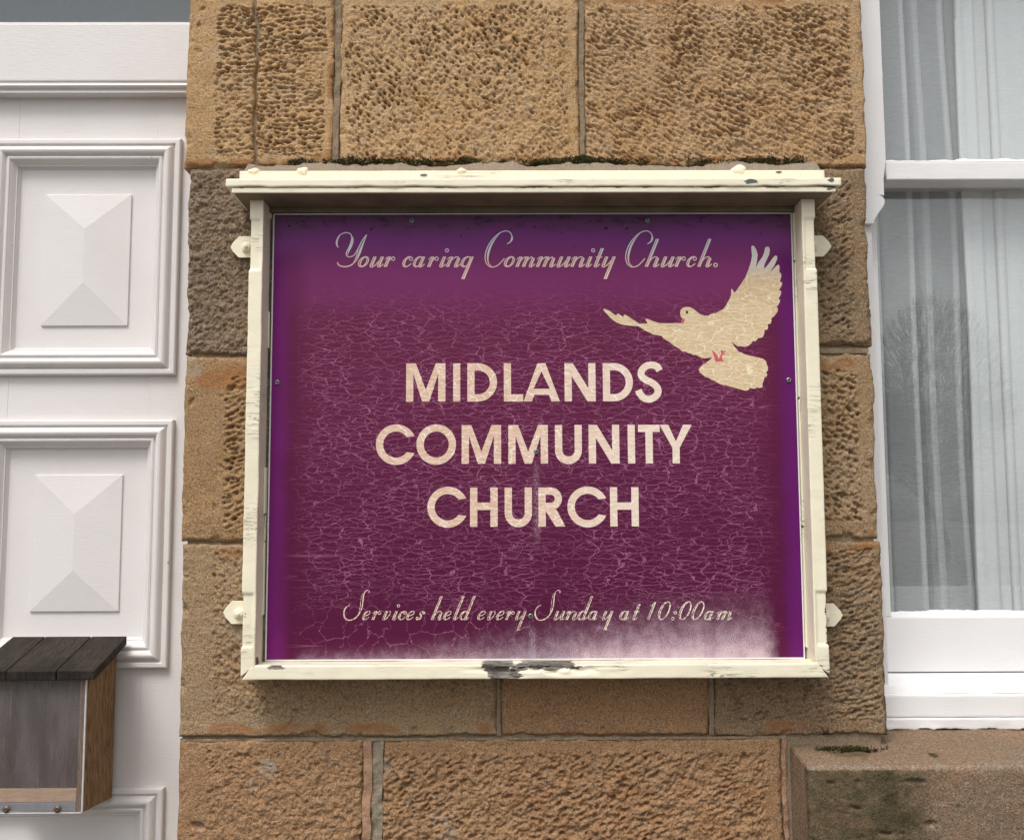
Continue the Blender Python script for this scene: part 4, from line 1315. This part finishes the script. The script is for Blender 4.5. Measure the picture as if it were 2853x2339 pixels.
DOVE = [(75,765),(95,757),(150,783),(190,815),(222,832),(222,812),(235,808),(268,833),(295,842),(292,825),(305,817),(350,845),(405,882),(450,913),(545,914),(520,875),(522,863),(545,865),(600,890),(665,909),(760,912),(915,911),(925,885),(905,862),(888,835),(884,800),(892,768),(915,748),(950,740),(990,743),(1025,760),(1060,790),(1095,817),(1135,832),(1180,832),(1215,812),(1260,805),(1300,785),(1345,757),(1375,715),(1410,650),(1425,610),(1424,565),(1432,548),(1443,560),(1458,590),(1480,570),(1530,500),(1580,425),(1610,355),(1640,270),(1655,200),(1650,140),(1650,100),(1663,89),(1680,97),(1705,140),(1715,190),(1705,260),(1690,330),(1720,270),(1765,210),(1785,160),(1795,115),(1815,99),(1838,108),(1845,140),(1835,190),(1805,250),(1785,290),(1778,336),(1800,320),(1840,270),(1875,220),(1900,197),(1920,203),(1920,235),(1890,300),(1862,340),(1843,373),(1880,335),(1910,305),(1935,293),(1943,320),(1938,375),(1955,385),(1960,410),(1950,445),(1940,480),(1962,480),(1966,500),(1950,535),(1925,565),(1948,570),(1953,590),(1940,625),(1920,655),(1937,665),(1935,690),(1915,725),(1897,745),(1913,755),(1910,785),(1880,830),(1840,865),(1840,890),(1835,915),(1800,925),(1805,950),(1795,980),(1762,987),(1765,1010),(1750,1050),(1735,1065),(1695,1070),(1680,1090),(1665,1103),(1640,1100),(1620,1130),(1590,1150),(1550,1160),(1510,1155),(1480,1155),(1445,1130),(1418,1102),(1440,1150),(1490,1210),(1560,1240),(1650,1265),(1740,1285),(1775,1315),(1778,1340),(1792,1375),(1788,1410),(1770,1425),(1782,1455),(1770,1475),(1750,1480),(1745,1510),(1730,1545),(1730,1580),(1700,1590),(1670,1585),(1640,1598),(1590,1590),(1585,1612),(1550,1620),(1500,1605),(1450,1590),(1400,1580),(1340,1562),(1280,1545),(1240,1520),(1200,1505),(1170,1485),(1130,1470),(1100,1445),(1072,1420),(1070,1390),(1110,1350),(1170,1310),(1215,1268),(1170,1275),(1130,1280),(1100,1275),(1070,1260),(1045,1245),(1010,1245),(990,1230),(960,1225),(935,1210),(905,1210),(880,1190),(850,1165),(815,1145),(770,1110),(730,1085),(700,1065),(690,1045),(640,1035),(600,1030),(560,1010),(510,985),(480,965),(440,940),(380,938),(310,930),(260,918),(205,895),(150,850),(110,805)]
DS = 0.3171 / 1891          # metres per drafting unit of the dove
DZ = 0.2589 / 1531
dv = lambda pts: [(0.1221 + (x - 75) * DS, 0.7193 - (y - 89) * DZ) for x, y in pts]
ik = Ink(); ik.poly(dv(DOVE)); ik.done('dove', M['dove'])
ik = Ink(); ik.k = 3
ik.poly(dv([(905, 858), (925, 868), (940, 880), (915, 890), (910, 912), (893, 910), (897, 885)]))
ik.done('dove_beak', M['dove_pink'])
ik = Ink(); ik.k = 4
ik.poly(dv([(1203,1190),(1218,1200),(1245,1225),(1265,1250),(1280,1290),(1295,1255),(1305,1225),(1298,1195),(1315,1195),(1335,1208),(1360,1197),(1350,1215),(1330,1225),(1350,1255),(1335,1250),(1320,1240),(1312,1270),(1330,1320),(1310,1318),(1298,1310),(1280,1318),(1265,1312),(1250,1322),(1240,1305),(1228,1255),(1215,1215)]))
ik.done('dove_feet', M['dove_pink'])
ik = Ink(); ik.k = 5
ik.poly(dv([(957 + 12 * math.cos(a), 796 + 18 * math.sin(a)) for a in np.linspace(0, 2 * math.pi, 17)[:-1]])); ik.done('dove_eye', M['black'])

# cement fillet and moss above the board
def fillet():
    xs = np.linspace(-0.512, 0.513, 420)
    ts = np.linspace(0, 1, 14)
    X, T = np.meshgrid(xs, ts)
    top = 0.8755 + fbm(X, X * 0, 0.05, 4, 0.6, 4) * 0.009
    Z = 0.8470 + (top - 0.8470) * T
    Y = -0.045 + 0.041 * T ** 0.8 + fbm(X, Z, 0.02, 4, 0.6, 2) * 0.005
    v = np.stack([X, Y, Z], -1).reshape(-1, 3).tolist()
    n = len(xs)
    f = [(j * n + i, j * n + i + 1, (j + 1) * n + i + 1, (j + 1) * n + i) for j in range(len(ts) - 1) for i in range(n - 1)]
    return link('cement_fillet', mesh('cement_fillet', v, f, True), M['cement'], wall)
fillet()


def moss_clumps():
    k = NT('moss')
    c = k.mix(k.ss(k.noise(k.obj(), 180, 3), 0.4, 0.65), (0.030, 0.026, 0.014), (0.075, 0.075, 0.018))
    mm = k.bsdf(c, 0.95, k.bump(k.noise(k.obj(), 700, 3), 1.0, 0.002), spec=0.1)
    v, f = [], []
    r = random.Random(4)
    def clump(x, y, z, rad):
        for _ in range(10):
            px, py, pz = x + r.gauss(0, rad), y - abs(r.gauss(0, rad * 0.35)), z + r.gauss(0, rad * 0.45)
            s = r.uniform(0.0007, 0.0019)
            b = len(v)
            for d in ((1, 0, 0), (-1, 0, 0), (0, 1, 0), (0, -1, 0), (0, 0, 1), (0, 0, -1)):
                v.append((px + d[0] * s * r.uniform(.6, 1.5), py + d[1] * s, pz + d[2] * s * r.uniform(.6, 1.3)))
            for t in ((0, 2, 4), (2, 1, 4), (1, 3, 4), (3, 0, 4), (2, 0, 5), (1, 2, 5), (3, 1, 5), (0, 3, 5)):
                f.append(tuple(b + i for i in t))
    for i in range(480):
        x = r.uniform(-0.44, 0.49)
        if math.sin(x * 17) + 0.6 * math.sin(x * 43 + 1) + r.gauss(0, .6) < -0.1:
            continue
        clump(x, -0.004, 0.8785 + abs(r.gauss(0, 0.004)) - 0.001, 0.0045)
    for i in range(45):
        clump(0.0915 + r.gauss(0, 0.006), -0.002, 0.884 - abs(r.gauss(0, 0.006)) + 0.006, 0.003)
    for i in range(60):
        clump(0.53 + r.gauss(0, 0.025), -0.012 - abs(r.gauss(0, 0.012)), -0.1505, 0.004)
    o = link('moss', mesh('moss', v, f, True), mm)
    o['kind'] = 'stuff'
    o['label'] = 'dark green moss along the joint above the notice board'
    o['category'] = 'moss'
    o.location.z = H
moss_clumps()

# ------------------------------------------------------------------ leaflet box on the door
lb = thing('leaflet_box', 'small wooden leaflet box with dark plank roof and clear front on the door', 'box')
ybk, yfr = 0.0985, -0.030
def roofz(y): return 0.0300 - (0.10 - y) * 0.279
bx0, bx1 = -0.930, -0.757
for nm, xa, xb in (('side_board', bx1 - 0.014, bx1), ('side_board', bx0, bx0 + 0.014)):
    prism(nm, [(ybk, -0.2545), (yfr + 0.012, -0.2460), (yfr + 0.012, roofz(yfr + 0.012) - 0.016), (ybk, roofz(ybk) - 0.016)], 'x', xa, xb, M['sidewood'], lb, 0.001)
    prism('side_board', [(yfr + 0.0115, -0.2459), (yfr + 0.0020, -0.2455), (yfr + 0.0020, roofz(yfr) - 0.016), (yfr + 0.0115, roofz(yfr + 0.012) - 0.016)], 'x', xa + 0.0004, xb - 0.0004, M['sidewood'], lb, 0.001)
for a, b in ((bx0 + 0.0145, -0.876), (-0.8755, -0.823), (-0.8225, bx1 - 0.0145)):
    box('back_board', (a, b), (0.060, 0.074), (-0.240, roofz(0.06) - 0.018), M['backwood'], lb, 0.001)
box('floor_board', (bx0 + 0.0145, bx1 - 0.0145), (yfr + 0.003, 0.0595), (-0.2440, -0.2300), M['greyedge'], lb, 0.001)
box('ledge', (bx0 + 0.0145, bx1 - 0.0145), (yfr + 0.0035, yfr + 0.016), (-0.2296, -0.2095), M['paleplank'], lb, 0.001)
ac = box('clear_front', (bx0 + 0.002, bx1 - 0.0035), (yfr - 0.002, yfr + 0.0005), (-0.2450, -0.0285), M['acrylic'], lb, 0)
box('edge', (bx1 - 0.0034, bx1 - 0.0008), (yfr - 0.0023, yfr + 0.0008), (-0.2452, -0.0283), M['acredge'], ac, 0.0004, 1)
box('edge', (bx0 + 0.002, bx1 - 0.0035), (yfr - 0.0023, yfr + 0.0008), (-0.2468, -0.2452), M['acredge'], ac, 0.0004, 1)
for x in (-0.7995, -0.8845):
    s_ = lathe('screw', [(0.0062, 0), (0.0062, 0.001), (0.0050, 0.0022), (0.0040, 0.0022), (0.0036, 0.0035), (0.0016, 0.0040), (0.0012, 0.0018), (0.0003, 0.0015)], x, -0.2390, yfr - 0.0021, M['rust'], lb, 16)
rx = [(-0.947, -0.8885), (-0.8872, -0.8050), (-0.8035, -0.740)]
rf = None
for i, (a, b) in enumerate(rx):
    dy = (0.0, -0.001, 0.0005)[i]
    y0, y1 = -0.0475 + dy, 0.1000
    prism('roof_board', [(y0, roofz(y0)), (y0 + 0.002, roofz(y0) - 0.0155), (y1, roofz(y1) - 0.0155), (y1, roofz(y1))], 'x', a, b, M['roofwood'], lb, 0.0014)

# ------------------------------------------------------------------ sash window
wn = thing('sash_window', 'white painted timber sash window with flaking putty beside stone pier', 'window')
WM = M['window']
X0, X1 = 0.52, 1.94
def wbar(name, x, y, z, par, bev=0.002): return box(name, x, y, z, WM, par, bev, 2, 0.0)
# outer lining, head, timber sill
wbar('lining', (0.52, 0.6485), (0.1060, 0.22), (-0.14, 1.514), wn, 0.002)
wbar('lining', (1.80, X1), (0.1060, 0.22), (-0.14, 1.514), wn, 0.002)
bar('timber_sill', 'x', 0.600, 1.86, -0.1200, -0.0790, 0.0900, 0.20, 0.01, wn, None, None, rad=0.004, mat=WM)
bar('timber_sill_lip', 'x', 0.600, 1.86, -0.1400, -0.1205, 0.0860, 0.20, 0.005, wn, None, lambda L, Y, C: (N1(L, C, 0.03, 3) * 0.002, np.where(C < -0.137, N1(L, C * 0, 0.012, 5) * 0.0045, 0)), rad=0.002, mat=WM)
prism('timber_sill_slope', [(0.0945, -0.0788), (0.200, -0.0788), (0.200, -0.0480), (0.1440, -0.0500), (0.1380, -0.0560), (0.1300, -0.0590), (0.1020, -0.0655)], 'x', 0.600, 1.86, WM, wn, 0.0015)
# upper sash
us = link('upper_sash', mesh('upper_sash', [(0.6488, 0.128, 1.512), (1.80, 0.128, 1.512), (1.80, 0.15, 1.512), (0.6488, 0.15, 1.512), (0.6488, 0.128, 1.46), (1.80, 0.128, 1.46), (1.80, 0.15, 1.46), (0.6488, 0.15, 1.46)],
          [(0, 1, 5, 4), (3, 2, 1, 0), (4, 5, 6, 7), (1, 2, 6, 5), (0, 4, 7, 3), (2, 3, 7, 6)]), WM, wn)
YU = 0.0955
horn = [(0.600, 1.4595), (0.600, 0.7930), (0.6490, 0.7930), (0.6505, 0.8000), (0.6560, 0.8090), (0.6630, 0.8190), (0.6680, 0.8260), (0.6710, 0.8320), (0.6715, 0.8400), (0.6685, 0.8450), (0.6625, 0.8480), (0.6655, 0.8490), (0.6710, 0.8475), (0.6712, 0.8800), (0.6765, 0.9150), (0.6765, 1.4595)]
prism('stile', horn, 'y', YU, 0.1450, WM, us, 0.0012)
prism('stile', [(2.45 - x, z) for x, z in horn], 'y', YU, 0.1450, WM, us, 0.0012)
bar('meeting_rail', 'x', 0.6772, 1.7728, 0.8790, 0.9140, YU + 0.0015, 0.1480, 0.006, us, None, None, rad=0.002, mat=WM)
def putty(name, xa, xb, z, up_, y0, y1, par, sd):
    """bevelled putty fillet along the foot of a pane, ragged where it meets the glass"""
    xs = np.linspace(xa, xb, 300)
    hgt = up_ + fbm(xs, xs * 0, 0.04, 4, 0.65, sd) * 0.0045
    v, f = [], []
    for x, h_ in zip(xs, hgt):
        v += [(x, y0, z), (x, y0 + 0.0015, z + 0.0025), (x, y1 - 0.0005, z + h_), (x, y1 + 0.004, z + h_ - 0.0005), (x, y1 + 0.004, z)]
    n = len(xs)
    for i in range(n - 1):
        for j in range(4):
            f.append((5 * i + j, 5 * (i + 1) + j, 5 * (i + 1) + j + 1, 5 * i + j + 1))
    f += [(4, 3, 2, 1, 0), tuple(5 * (n - 1) + j for j in range(5))]
    return link(name, mesh(name, v, f), WM, par)
putty('putty', 0.6775, 1.7725, 0.9141, 0.0100, YU + 0.002, 0.1150, us, 3)
def vputty(name, x, wd, za, zb, y0, y1, par, sd):
    zs = np.linspace(za, zb, 260)
    ww = wd + fbm(zs, zs * 0, 0.05, 4, 0.65, sd) * 0.005
    v, f = [], []
    for z, h_ in zip(zs, ww):
        v += [(x, y0, z), (x + h_, y1 - 0.0005, z), (x + h_, y1 + 0.004, z), (x, y1 + 0.004, z)]
    n = len(zs)
    for i in range(n - 1):
        for j in range(3):
            f.append((4 * i + j, 4 * (i + 1) + j, 4 * (i + 1) + j + 1, 4 * i + j + 1))
    return link(name, mesh(name, v, f), WM, par)
vputty('putty', 0.6766, 0.0060, 0.9145, 1.459, YU + 0.004, 0.1150, us, 5)
g1 = box('pane', (0.676, 1.774), (0.1155, 0.1185), (0.9125, 1.4605), M['glass'], us, 0)
# lower sash, set back behind the upper
ls = wbar('lower_sash', (0.6487, 1.8013), (0.1485, 0.185), (-0.0478, 0.0535), wn, 0.002)
wbar('stile', (0.6487, 0.6735), (0.1490, 0.185), (0.0537, 0.905), ls, 0.002)
wbar('stile', (1.7765, 1.8013), (0.1490, 0.185), (0.0537, 0.905), ls, 0.002)
wbar('meeting_rail', (0.6738, 1.7762), (0.1530, 0.185), (0.8830, 0.905), ls, 0.002)
putty('putty', 0.6738, 1.7762, 0.0536, 0.0105, 0.1500, 0.1560, ls, 8)
g2 = box('pane', (0.672, 1.778), (0.1570, 0.1600), (0.052, 0.8825), M['glass'], ls, 0)

# ------------------------------------------------------------------ net curtains
def curtain(label, pleats, x0, x1, y, z0, z1, mat, sd, hem, lean, group=None):
    """a hanging sheet; at each pleat (x, width) the cloth folds back on itself so that three layers overlap"""
    path = [(x0, 0.0)]
    for px, wd, lay in pleats:
        path.append((px - wd * 1.5, 0.0))
        for i in range(lay):
            sg = 1 if i % 2 == 0 else -1
            path += [(px - sg * wd * 0.5, 0.0022 * i), (px + sg * wd * 0.5, 0.0022 * i + 0.0009)]
        path.append((px + wd * 1.8, 0.0015))
    path.append((x1, 0.0))
    pts = []
    for a, b in zip(path[:-1], path[1:]):
        n = max(1, int(math.hypot(b[0] - a[0], b[1] - a[1]) / 0.006))
        for i in range(n):
            t = i / n
            pts.append((a[0] + (b[0] - a[0]) * t, a[1] + (b[1] - a[1]) * t))
    pts.append(path[-1])
    zs = np.linspace(z0, z1, 40)
    Pm = np.array(pts)
    n = len(pts)
    v = []
    for z in zs:
        t = (z - z0) / (z1 - z0)
        sway = lean * (1 - t) + 0.004 * np.sin(7 * z + Pm[:, 0] * 9 + sd)
        wav = 0.004 * np.sin(Pm[:, 0] * 60 + sd + 2 * z) * (0.4 + 0.6 * (1 - t))
        for (px, py), s_, w_ in zip(pts, sway + np.zeros(n), wav):
            v.append((px + s_ * (0.5 + 0.5 * math.sin(px * 23 + sd)), y + py + w_, z))
    f = [(j * n + i, j * n + i + 1, (j + 1) * n + i + 1, (j + 1) * n + i) for j in range(len(zs) - 1) for i in range(n - 1)]
    r = thing('net_curtain', label, 'curtain', group)
    link('cloth', mesh('cloth', v, f, True), mat, r)
    # turned-up hem: a second layer, sewn along its top
    hv, hf = [], []
    hz = np.linspace(z0, z0 + hem, 6)
    base = np.array(v[:n])
    for z in hz:
        t = (z - z0) / (z1 - z0)
        row = np.array(v).reshape(len(zs), n, 3)
        k = min(len(zs) - 2, int(t * (len(zs) - 1)))
        fr_ = t * (len(zs) - 1) - k
        rr = row[k] * (1 - fr_) + row[k + 1] * fr_
        for p in rr:
            hv.append((p[0], p[1] - 0.002, z))
    hf = [(j * n + i, j * n + i + 1, (j + 1) * n + i + 1, (j + 1) * n + i) for j in range(5) for i in range(n - 1)]
    link('hem', mesh('hem', hv, hf, True), mat, r)
    return r

curtain('sheer white net curtain panel hanging nearest the stone pier in the window', [(0.640, 0.008, 3), (0.690, 0.0045, 7), (0.755, 0.0060, 7), (0.783, 0.011, 3), (0.836, 0.0075, 7), (0.900, 0.012, 5), (0.985, 0.012, 3)], 0.600, 1.08, 0.188, 0.010, 1.50, M['net'], 1.0, 0.098, 0.012)
curtain('denser pale net curtain overlapping the sheer panel in the window', [(0.885, 0.020, 3), (0.930, 0.010, 3), (1.04, 0.012, 5), (1.13, 0.02, 3), (1.22, 0.01, 5), (1.30, 0.02, 3), (1.42, 0.01, 5), (1.52, 0.02, 3), (1.64, 0.012, 3), (1.75, 0.02, 3)], 0.868, 1.86, 0.173, 0.010, 1.50, M['net2'], 2.4, 0.098, -0.020)

# ------------------------------------------------------------------ bare tree across the street (it shows in the panes)
def tree(x, y, hgt, sd, label):
    r = random.Random(sd)
    V, F = [], []
    TV, TF = [], []
    def tube(a, b, ra, rb_, n, vv, ff):
        d = (b - a).normalized()
        u = d.orthogonal().normalized()
        w2 = d.cross(u)
        s = len(vv)
        for p, q in ((a, ra), (b, rb_)):
            for i in range(n):
                an = 2 * math.pi * i / n
                vv.append(p + (u * math.cos(an) + w2 * math.sin(an)) * q)
        for i in range(n):
            ff.append((s + i, s + (i + 1) % n, s + n + (i + 1) % n, s + n + i))
    def grow(p, d, ln, rad, lev):
        seg = 3 if lev < 3 else 2
        for s in range(seg):
            q = p + d * ln / seg
            r2 = rad * (1 - 0.28 * (s + 1) / seg)
            tube(p, q, rad, r2, 6 if lev < 2 else 3, V if lev else TV, F if lev else TF)
            p, rad = q, r2
            d = (d + Vector((r.gauss(0, .12), r.gauss(0, .12), r.gauss(0.03, .08)))).normalized()
            if lev >= 1 and lev < 7 and r.random() < 0.8:
                ax = Vector((r.gauss(0, 1), r.gauss(0, 1), r.gauss(0, .5))).normalized()
                grow(p, (d + ax * 0.8).normalized(), ln * r.uniform(.5, .72), max(0.012, rad * .5), lev + 2)
        if lev < 7:
            for _ in range(4 if lev < 1 else (3 if lev < 4 else 2)):
                ax = Vector((r.gauss(0, 1), r.gauss(0, 1), r.gauss(0, .4))).normalized()
                grow(p, (d + ax * r.uniform(.45, .85)).normalized(), ln * r.uniform(.62, .84), max(0.011, rad * .62), lev + 1)
    grow(Vector((0, 0, 0)), Vector((0, 0, 1)), hgt * 0.22, hgt * 0.026, 0)
    cz, cr, ch_ = hgt * 0.63, hgt * 0.235, hgt * 0.35
    for _ in range(3400):
        while True:
            q = Vector((r.uniform(-1, 1), r.uniform(-1, 1), r.uniform(-1, 1)))
            if q.length < 1 and r.random() < 0.25 + 0.75 * q.length:
                break
        p = Vector((q.x * cr, q.y * cr, cz + q.z * ch_))
        d = (Vector((q.x, q.y, q.z * 0.8 + 0.5)) + Vector((r.gauss(0, .3), r.gauss(0, .3), r.gauss(0, .3)))).normalized()
        tube(p, p + d * r.uniform(0.25, 0.6), 0.012, 0.005, 3, V, F)
    t = thing('bare_tree', label, 'tree')
    base = Vector((x, y, -H))
    link('trunk', mesh('trunk', [v + base for v in TV], TF, True), M['bark'], t)
    link('crown', mesh('crown', [v + base for v in V], F), M['bark'], t)
    return t
tree(14.2, -32.0, 8.9, 5, 'bare winter tree across the street, mirrored in the window panes')

# ------------------------------------------------------------------ stand every thing on its own base
for o in ROOTS:
    lo = Vector((1e9,) * 3)
    hi = -lo
    for c in o.children:
        if c.type == 'MESH':
            for b in c.bound_box:
                for i in range(3):
                    lo[i] = min(lo[i], b[i])
                    hi[i] = max(hi[i], b[i])
    base = Vector(((lo.x + hi.x) / 2, (lo.y + hi.y) / 2, lo.z))
    o.location = base + Vector((0, 0, H))
    for c in o.children:
        c.location = -base
